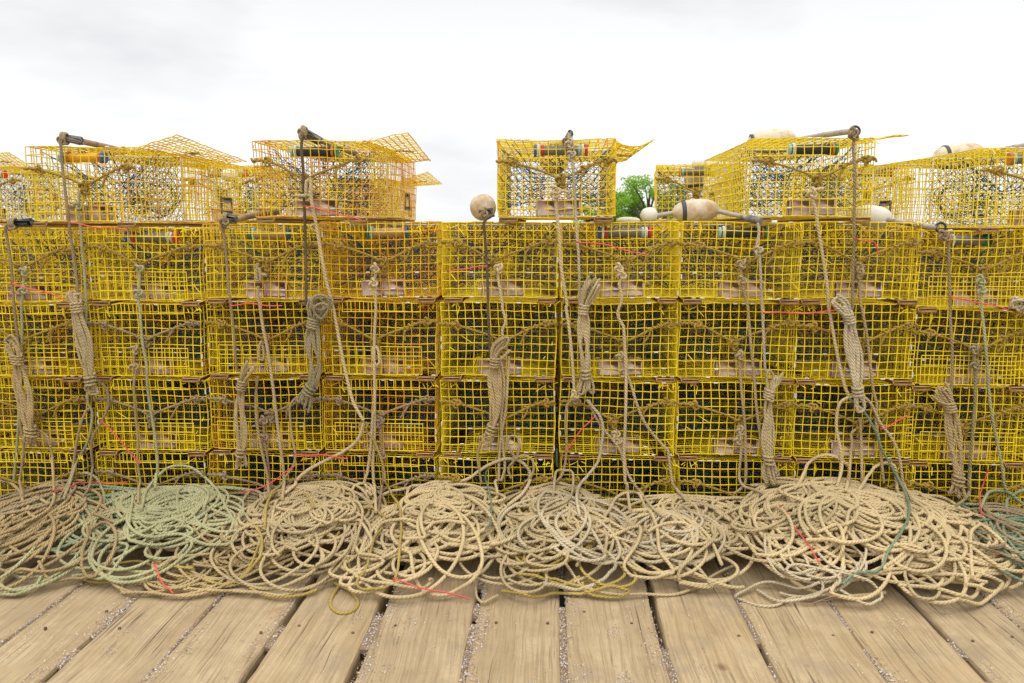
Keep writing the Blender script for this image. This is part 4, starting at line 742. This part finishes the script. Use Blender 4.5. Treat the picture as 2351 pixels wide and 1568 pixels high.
# ---------------------------------------------------------------- wharf deck
def wood_mat():
    m, t, b = mat('weathered_planks'); co = objco(t)
    vc = N(t, 'ShaderNodeAttribute', attribute_name='plank'); sx = N(t, 'ShaderNodeSeparateColor'); t.links.new(vc.outputs['Color'], sx.inputs[0])
    sc = N(t, 'ShaderNodeVectorMath', operation='SCALE'); t.links.new(vc.outputs['Color'], sc.inputs[0]); sc.inputs['Scale'].default_value = 23.0
    ad = N(t, 'ShaderNodeVectorMath', operation='ADD'); t.links.new(co, ad.inputs[0]); t.links.new(sc.outputs[0], ad.inputs[1]); p = ad.outputs[0]
    warp = noise(t, p, 1.6, 3, .5, (1.5, .6, 1)); wofs = N(t, 'ShaderNodeCombineXYZ'); t.links.new(ramp(t, warp, .2, .8, -.035, .035), wofs.inputs[0]); wa = N(t, 'ShaderNodeVectorMath', operation='ADD'); t.links.new(p, wa.inputs[0]); t.links.new(wofs.outputs[0], wa.inputs[1]); p2 = wa.outputs[0]
    wv = N(t, 'ShaderNodeTexNoise'); mp = N(t, 'ShaderNodeMapping'); mp.inputs['Scale'].default_value = (1, .016, 1); t.links.new(p2, mp.inputs[0]); t.links.new(mp.outputs[0], wv.inputs['Vector']); wv.inputs['Scale'].default_value = 95; wv.inputs['Detail'].default_value = 4
    g1 = noise(t, p2, 150, 4, .6, (1, .025, 1)); g2 = noise(t, p, 4, 5, .6, (1.6, .6, 1)); blot = noise(t, p, 5, 7, .65); crack = noise(t, p2, 120, 2, .4, (1, .011, 1))
    tone = mixc(t, sx.outputs[0], (.43, .31, .165), (.37, .285, .175)); tone = mixc(t, ramp(t, g2, .40, .62, 0, .8), tone, (.51, .39, .235)); tone = mixc(t, ramp(t, noise(t, p, 9, 6, .7, (1, 1, 1)), .46, .64, 0, .5), tone, (.35, .25, .135))
    c = mixc(t, ramp(t, wv.outputs['Fac'], .46, .58, 0, .36), tone, (.29, .205, .105)); c = mixc(t, ramp(t, g1, .52, .62, 0, .42), c, (.20, .145, .085))
    c = mixc(t, ramp(t, blot, .52, .70, 0, .55), c, (.27, .215, .145)); gate = ramp(t, noise(t, p, 2.3, 2), .45, .6)
    cg = N(t, 'ShaderNodeMath', operation='MULTIPLY'); t.links.new(ramp(t, crack, .655, .675, 0, .85), cg.inputs[0]); t.links.new(gate, cg.inputs[1]); c = mixc(t, cg.outputs[0], c, (.08, .06, .045))
    sp = noise(t, p, 3.4, 3, .5, (1.6, .7, 1)); c = mixc(t, ramp(t, sp, .70, .78, 0, .55), c, (.34, .15, .05))
    kn = N(t, 'ShaderNodeTexVoronoi'); mp2 = N(t, 'ShaderNodeMapping'); mp2.inputs['Scale'].default_value = (1.1, .85, 1); t.links.new(p, mp2.inputs[0]); t.links.new(mp2.outputs[0], kn.inputs['Vector']); kn.inputs['Scale'].default_value = 3.1
    kd = N(t, 'ShaderNodeMath', operation='ADD'); t.links.new(kn.outputs['Distance'], kd.inputs[0]); t.links.new(ramp(t, blot, .3, .7, -.05, .05), kd.inputs[1])
    c = mixc(t, ramp(t, kd.outputs[0], .01, .075, .85, 0), c, (.17, .09, .05))
    c = mixc(t, ramp(t, noise(t, p, 140, 3, .6), .60, .72, 0, .4), c, (.14, .10, .07))
    t.links.new(c, b.inputs['Base Color']); b.inputs['Roughness'].default_value = .88; b.inputs['Specular IOR Level'].default_value = .2
    mx = N(t, 'ShaderNodeMath', operation='SUBTRACT'); t.links.new(g1, mx.inputs[0]); cr = ramp(t, cg.outputs[0], 0, .8, 0, 2.0); t.links.new(cr, mx.inputs[1])
    m2 = N(t, 'ShaderNodeMath', operation='ADD'); t.links.new(mx.outputs[0], m2.inputs[0]); t.links.new(ramp(t, wv.outputs['Fac'], 0, 1, 0, -.4), m2.inputs[1]); bump(t, b, m2.outputs[0], .8, .004); return m
gaps = [-6.0, -5.68, -5.35, -5.03, -4.7, -4.38, -4.06, -3.74, -3.42, -3.1, -2.8, -2.5, -2.2, -1.9, -1.61, -1.29, -.968, -.634, -.275, .05, .40, .73, 1.08, 1.40, 1.70, 2.03, 2.36, 2.68, 3.0, 3.33, 3.66, 4.0, 4.33, 4.66, 5.0, 5.33, 5.66, 6.0]
gwid = {-.968: .022, -.634: .026, -.275: .018, .05: .022, .40: .020, .73: .009, 1.08: .010, 1.40: .017, -1.61: .016, -1.9: .005, -1.29: .006, 1.70: .010}
mb = MB(); cols = []; ys = np.arange(-2, 11.01, .06)
for i in range(len(gaps)-1):
    a = gaps[i]+gwid.get(gaps[i], .014)/2; b_ = gaps[i+1]-gwid.get(gaps[i+1], .014)/2; g = np.random.default_rng(i); n = len(ys); tilt = g.normal(0, .0015); hgt = g.normal(0, .0018)
    ea = np.convolve(g.normal(0, .004, n+8), np.ones(9)/9, 'valid')*1.8+g.normal(0, .0008, n); eb = np.convolve(g.normal(0, .004, n+8), np.ones(9)/9, 'valid')*1.8+g.normal(0, .0008, n)
    cup = np.convolve(g.normal(0, .003, n+8), np.ones(9)/9, 'valid'); V = np.zeros((n, 8, 3))
    xs = lambda f: a+ea+(b_+eb-a-ea)*f
    prof_ = [(0, -.09), (0, -.014), (.012, -.004), (.04, 0), (.96, 0), (.988, -.004), (1, -.014), (1, -.09)]
    for k, (f, z) in enumerate(prof_): V[:, k, 0] = xs(f); V[:, k, 1] = ys; V[:, k, 2] = z+hgt+tilt*(f-.5)+cup*.4
    ii = np.arange(n-1)[:, None]; jj = np.arange(7)[None]; Fc = np.stack([ii*8+jj, ii*8+jj+1, (ii+1)*8+jj+1, (ii+1)*8+jj], -1).reshape(-1, 4)[:, ::-1]
    mb.add(V.reshape(-1, 3), Fc); cols += [(g.random(), g.random(), g.random(), 1)]*(n*8)
for i in range(len(gaps)-1):                # spike heads over the beam
    g = np.random.default_rng(i+50)
    for f in (.22, .78):
        if g.random() < .4: continue
        x = gaps[i]+(gaps[i+1]-gaps[i])*(f+g.normal(0, .04)); y = 2.76+g.normal(0, .05); a0 = mb.n; mb.tube([(x, y, -.004), (x, y, .0045)], .0055, 8, mi=1); cols += [(0, 0, 0, 1)]*(mb.n-a0)
deck = mb.build('wharf_deck', [wood_mat(), simple('rusty_spike', (.14, .075, .045), .8, .4, 60)], smooth=False); tag(deck, kind='structure')
ca = deck.data.color_attributes.new('plank', 'FLOAT_COLOR', 'POINT'); ca.data.foreach_set('color', np.array(cols, np.float32).ravel())
mb = MB(); g_ = rng
for y in (-1.5, .2, 1.5, 2.76, 3.9, 5.0, 6.6, 8.2, 9.8): mb.box((0, y, -.20), (12.4, .22, .2), bev=.01)
o = mb.build('deck_beam', M['greywood']); tag(o, kind='structure')
# crushed shell grit packed in the seams and strewn on the planks
def grit_mat(n, c): return simple(n, [v*.9 for v in c], .7, .3, 40)
gm = [grit_mat('shell_white', (.74, .70, .66)), grit_mat('shell_lavender', (.40, .37, .50)), grit_mat('shell_brown', (.36, .21, .11)), grit_mat('shell_tan', (.58, .46, .33)), grit_mat('grit_dark', (.27, .19, .12))]
g = np.random.default_rng(5); mb = MB(); V = [[], [], [], [], []]
def flake(x, y, z, s, mi):
    a = g.uniform(0, 6.28); u = np.array([math.cos(a), math.sin(a), g.normal(0, .35)])*s; v = np.array([-math.sin(a), math.cos(a), g.normal(0, .35)])*s*g.uniform(.4, .9); c = np.array([x, y, z]); h = np.array([0, 0, s*.5])
    V[mi].append([c-u, c+v*.9, c+u*.8, c-v, c-u*.6+h, c+v*.5+h, c+u*.5+h, c-v*.5+h])
pm = [.24, .09, .28, .33, .06]
openg = {.40: [(3.02, 3.7), (2.72, 3.05)], -.275: [(2.95, 3.12)], .05: [(2.93, 3.2)], -.634: [(2.86, 3.2), (1.8, 2.62)], -.968: [(2.75, 3.2), (1.8, 2.6)], 1.40: [(2.75, 3.4)], -1.61: [(2.95, 3.25)]}
dens = {.05: 1.5, -.275: 1.3, -.634: 1.1, -.968: .7, .40: .7, 1.08: 1.1, 1.40: .6, -1.61: 1.3, .73: .5, -1.29: .9, 1.70: .9, -1.9: .6}
for gx_, dd in dens.items():
    wd = gwid[gx_]
    ph_ = g.uniform(0, 6.28, 3); sd_ = g.choice([-1, 1])
    def isopen(y): return any(a < y < b for a, b in openg.get(gx_, [])) or (math.sin(9*y+ph_[0])+.6*math.sin(23*y+ph_[1]) < -.75 and gx_ not in (.05,))
    for q in range(int(900*dd)):
        y = g.uniform(2.1, 3.45)
        if isopen(y): continue
        x = gx_+g.uniform(-.5, .5)*wd; flake(x, y, -.006+g.uniform(-.006, .006), g.uniform(.0022, .0048), g.choice(5, p=pm))
    cl = g.uniform(2.1, 3.4, 9)
    for q in range(int(480*dd)):
        y = g.choice(cl)+g.normal(0, .07); x = gx_+sd_*(abs(g.normal(0, .018+.022*math.sin(7*y+ph_[2])**2))+wd*.4); flake(x, y, .0022, g.uniform(.0014, .0040), g.choice(5, p=pm))
    for y0 in np.arange(2.1, 3.5, .05):
        if not isopen(y0+.025): mb.box((gx_, y0+.025, -.018), (wd+.012, .052, .018), bev=.002, jit=.001, mi=4)
for cx, cyy, s, n in [(g.uniform(-1.9, 1.9), g.uniform(2.2, 3.2), g.uniform(.02, .07), int(g.uniform(8, 40))) for _ in range(60)]+[(.235, 2.75, .03, 90), (.24, 2.45, .03, 90), (-.50, 2.78, .04, 60), (-1.25, 2.62, .05, 90), (1.0, 2.55, .03, 50)]:
    for q in range(n): flake(g.normal(cx, s*.5), g.normal(cyy, s), .0025, g.uniform(.0012, .0034), g.choice(5, p=pm))
for q in range(450): flake(g.uniform(-2.2, 2.2), g.uniform(2.1, 3.4), .0022, g.uniform(.001, .0024), g.choice(5, p=pm))
fq = np.array([[4, 5, 6, 7], [0, 1, 5, 4], [1, 2, 6, 5], [2, 3, 7, 6], [3, 0, 4, 7]])
for mi in range(5):
    A = np.array(V[mi]); mb.add(A.reshape(-1, 3), (np.arange(len(A))*8)[:, None, None]+fq[None], None, mi) if False else mb.add(A.reshape(-1, 3), ((np.arange(len(A))*8)[:, None, None]+fq[None]).reshape(-1, 4), None, mi)
tag(mb.build('shell_grit', gm, smooth=False), 'crushed white and lavender shell bits in the seams of the deck planks', 'shell grit', kind='stuff')
mb = MB(); tw = at(1838, 1383, 3.0)
for P in ([(2415-0, 0)],): pass
# fallen twig
T0 = [hitsurf(x, y, 3.4, .002)[0] for x, y in ZN([(305, 1045), (360, 1040), (430, 1015), (500, 992), (540, 985)])]; mb.tube(spline(T0, .02)+np.array([0, 0, .003]), .0022, 5)
T0 = [hitsurf(x, y, 3.4, .002)[0] for x, y in ZN([(430, 1015), (470, 1020), (490, 1012)])]; mb.tube(spline(T0, .02)+np.array([0, 0, .003]), .0015, 5)
tag(mb.build('twig', M['brownwood']), 'thin dark twig lying on the deck before the whitish rope tangle', 'twig')
# ---------------------------------------------------------------- far ground and trees
m, t, b = mat('grass_ground'); t.links.new(mixc(t, noise(t, objco(t), .3), (.05, .08, .03), (.09, .10, .05)), b.inputs['Base Color']); b.inputs['Roughness'].default_value = .95
mb = MB(); mb.add([(-900, -60, -1.6), (900, -60, -1.6), (900, 1500, -1.6), (-900, 1500, -1.6)], [[0, 1, 2, 3]]); tag(mb.build('ground', m), kind='structure')
m, t, b = mat('leaves'); co = objco(t); oi = noise(t, co, 1.1, 3); c = mixc(t, oi, (.20, .38, .03), (.45, .66, .08)); t.links.new(c, b.inputs['Base Color']); b.inputs['Roughness'].default_value = .6
tr = N(t, 'ShaderNodeBsdfTranslucent'); t.links.new(mixc(t, .5, c, (.40, .65, .06)), tr.inputs['Color']); ms = N(t, 'ShaderNodeMixShader'); ms.inputs[0].default_value = .4; t.links.new(b.outputs[0], ms.inputs[1]); t.links.new(tr.outputs[0], ms.inputs[2]); t.links.new(ms.outputs[0], t.nodes['Material Output'].inputs[0]); LEAF = m
BARK = simple('bark', (.10, .075, .05), .9, .3, 3)
def tree(label, x, y, top, rad, seed, nl=9000):
    g = np.random.default_rng(seed); t = empty('leafy_tree', (x, y, -1.6)); tag(t, label, 'tree', 'green trees far behind the traps'); hh = top+1.6
    mb = MB(); mb.tube(spline([(0, 0, 0), (.1, 0, hh*.25), (-.1, .1, hh*.5), (.05, 0, hh*.9)], .3), np.linspace(.22, .04, len(spline([(0, 0, 0), (.1, 0, hh*.25), (-.1, .1, hh*.5), (.05, 0, hh*.9)], .3))), 8)
    cl = []
    for q in range(46):
        a = g.uniform(0, 6.28); f = g.uniform(.28, .97); rr = rad*math.sqrt(max(0, 1-((f-.55)/.5)**2))*g.uniform(.3, 1.0); e = np.array([rr*math.cos(a), rr*math.sin(a), hh*f]); s0 = np.array([0, 0, hh*max(.18, f-.3)])
        P = spline([s0, s0*.5+e*.5+np.array([0, 0, .2]), e], .25); mb.tube(P, np.linspace(.07, .015, len(P)), 6); cl.append((e, g.uniform(.28, .62)))
    mb.build('trunk', BARK, t); A = []
    for q in range(nl):
        e, s = cl[g.integers(0, len(cl))]; d = g.normal(0, 1, 3); d /= np.linalg.norm(d); c = e+d*s*g.uniform(.35, 1.1)*np.array([1, 1, .8]); u = g.normal(0, 1, 3); u /= np.linalg.norm(u); v = np.cross(u, g.normal(0, 1, 3)); v /= np.linalg.norm(v); z = g.uniform(.05, .10); A.append([c-u*z, c+v*z*.55, c+u*z, c-v*z*.55])
    mb = MB(); A = np.array(A); mb.add(A.reshape(-1, 3), np.arange(len(A)*4).reshape(-1, 4)); mb.build('crown', LEAF, t, smooth=False)
def Xd(vx, Y): return at(vx, 500, Y)[0]
tree('taller bright green tree right beside the rear trap', Xd(1490, 45), 45, H+2.9, 2.3, 3, 12000)
tree('lower bright green tree partly behind the curled lid top trap', Xd(1408, 47), 47, H+1.95, 2.1, 4, 9000)
# ---------------------------------------------------------------- sky, sun, camera
w = bpy.data.worlds.new('World'); bpy.context.scene.world = w; w.use_nodes = True; t = w.node_tree; bg = t.nodes['Background']
EL, AZ = math.radians(62), math.radians(200)
sky = N(t, 'ShaderNodeTexSky'); sky.sky_type = 'NISHITA'; sky.sun_disc = False; sky.sun_elevation = EL; sky.sun_rotation = AZ
tc = N(t, 'ShaderNodeTexCoord'); n1 = noise(t, tc.outputs['Generated'], 1.5, 5, .5, (1, 1, 2.6)); n2 = noise(t, tc.outputs['Generated'], 3.2, 6, .5, (1, 1, 3))
add = N(t, 'ShaderNodeMath', operation='MULTIPLY_ADD'); t.links.new(n2, add.inputs[0]); add.inputs[1].default_value = .35; t.links.new(n1, add.inputs[2])
cl = mixc(t, ramp(t, add.outputs[0], .58, .76), (6.8, 6.87, 7.15), (9.8, 9.8, 9.8))
sz = N(t, 'ShaderNodeSeparateXYZ'); t.links.new(tc.outputs['Generated'], sz.inputs[0]); up = N(t, 'ShaderNodeVectorMath', operation='SCALE'); t.links.new(cl, up.inputs[0])
mu = N(t, 'ShaderNodeMath', operation='MULTIPLY'); t.links.new(ramp(t, sz.outputs[2], .30, .80, 1.0, 2.5), mu.inputs[0]); t.links.new(ramp(t, sz.outputs[2], .10, .28, 1.0, .83), mu.inputs[1]); t.links.new(mu.outputs[0], up.inputs['Scale'])           # an overcast sky is brightest overhead
c = mixc(t, .95, sky.outputs[0], up.outputs[0]); t.links.new(c, bg.inputs['Color']); bg.inputs['Strength'].default_value = .10
sun = bpy.data.lights.new('Sun', 'SUN'); sun.energy = .7; sun.angle = math.radians(25); sun.color = (1, .96, .88); so = bpy.data.objects.new('Sun', sun); C.objects.link(so)
# Nishita rotation 200 deg: light comes from behind the camera, a little to the left
dirv = Vector((-.30*math.cos(EL), -.95*math.cos(EL), math.sin(EL))).normalized(); so.rotation_euler = dirv.to_track_quat('Z', 'Y').to_euler()
sky.sun_rotation = math.atan2(dirv.x, dirv.y)
cam = bpy.data.cameras.new('Camera'); co_ = bpy.data.objects.new('Camera', cam); C.objects.link(co_); co_.location = (0, 0, H)
co_.rotation_euler = (PI/2-PITCH, 0, YAW); cam.sensor_width = 36; cam.lens = F/2351*36; cam.clip_end = 5000; cam.clip_start = .05
cam.dof.use_dof = True; cam.dof.focus_distance = 3.72; cam.dof.aperture_fstop = 7
s = bpy.context.scene; s.camera = co_; s.render.engine = 'CYCLES'
s.view_settings.view_transform = 'Standard'; s.view_settings.look = 'None'; s.view_settings.exposure = 0.24; s.view_settings.gamma = 1
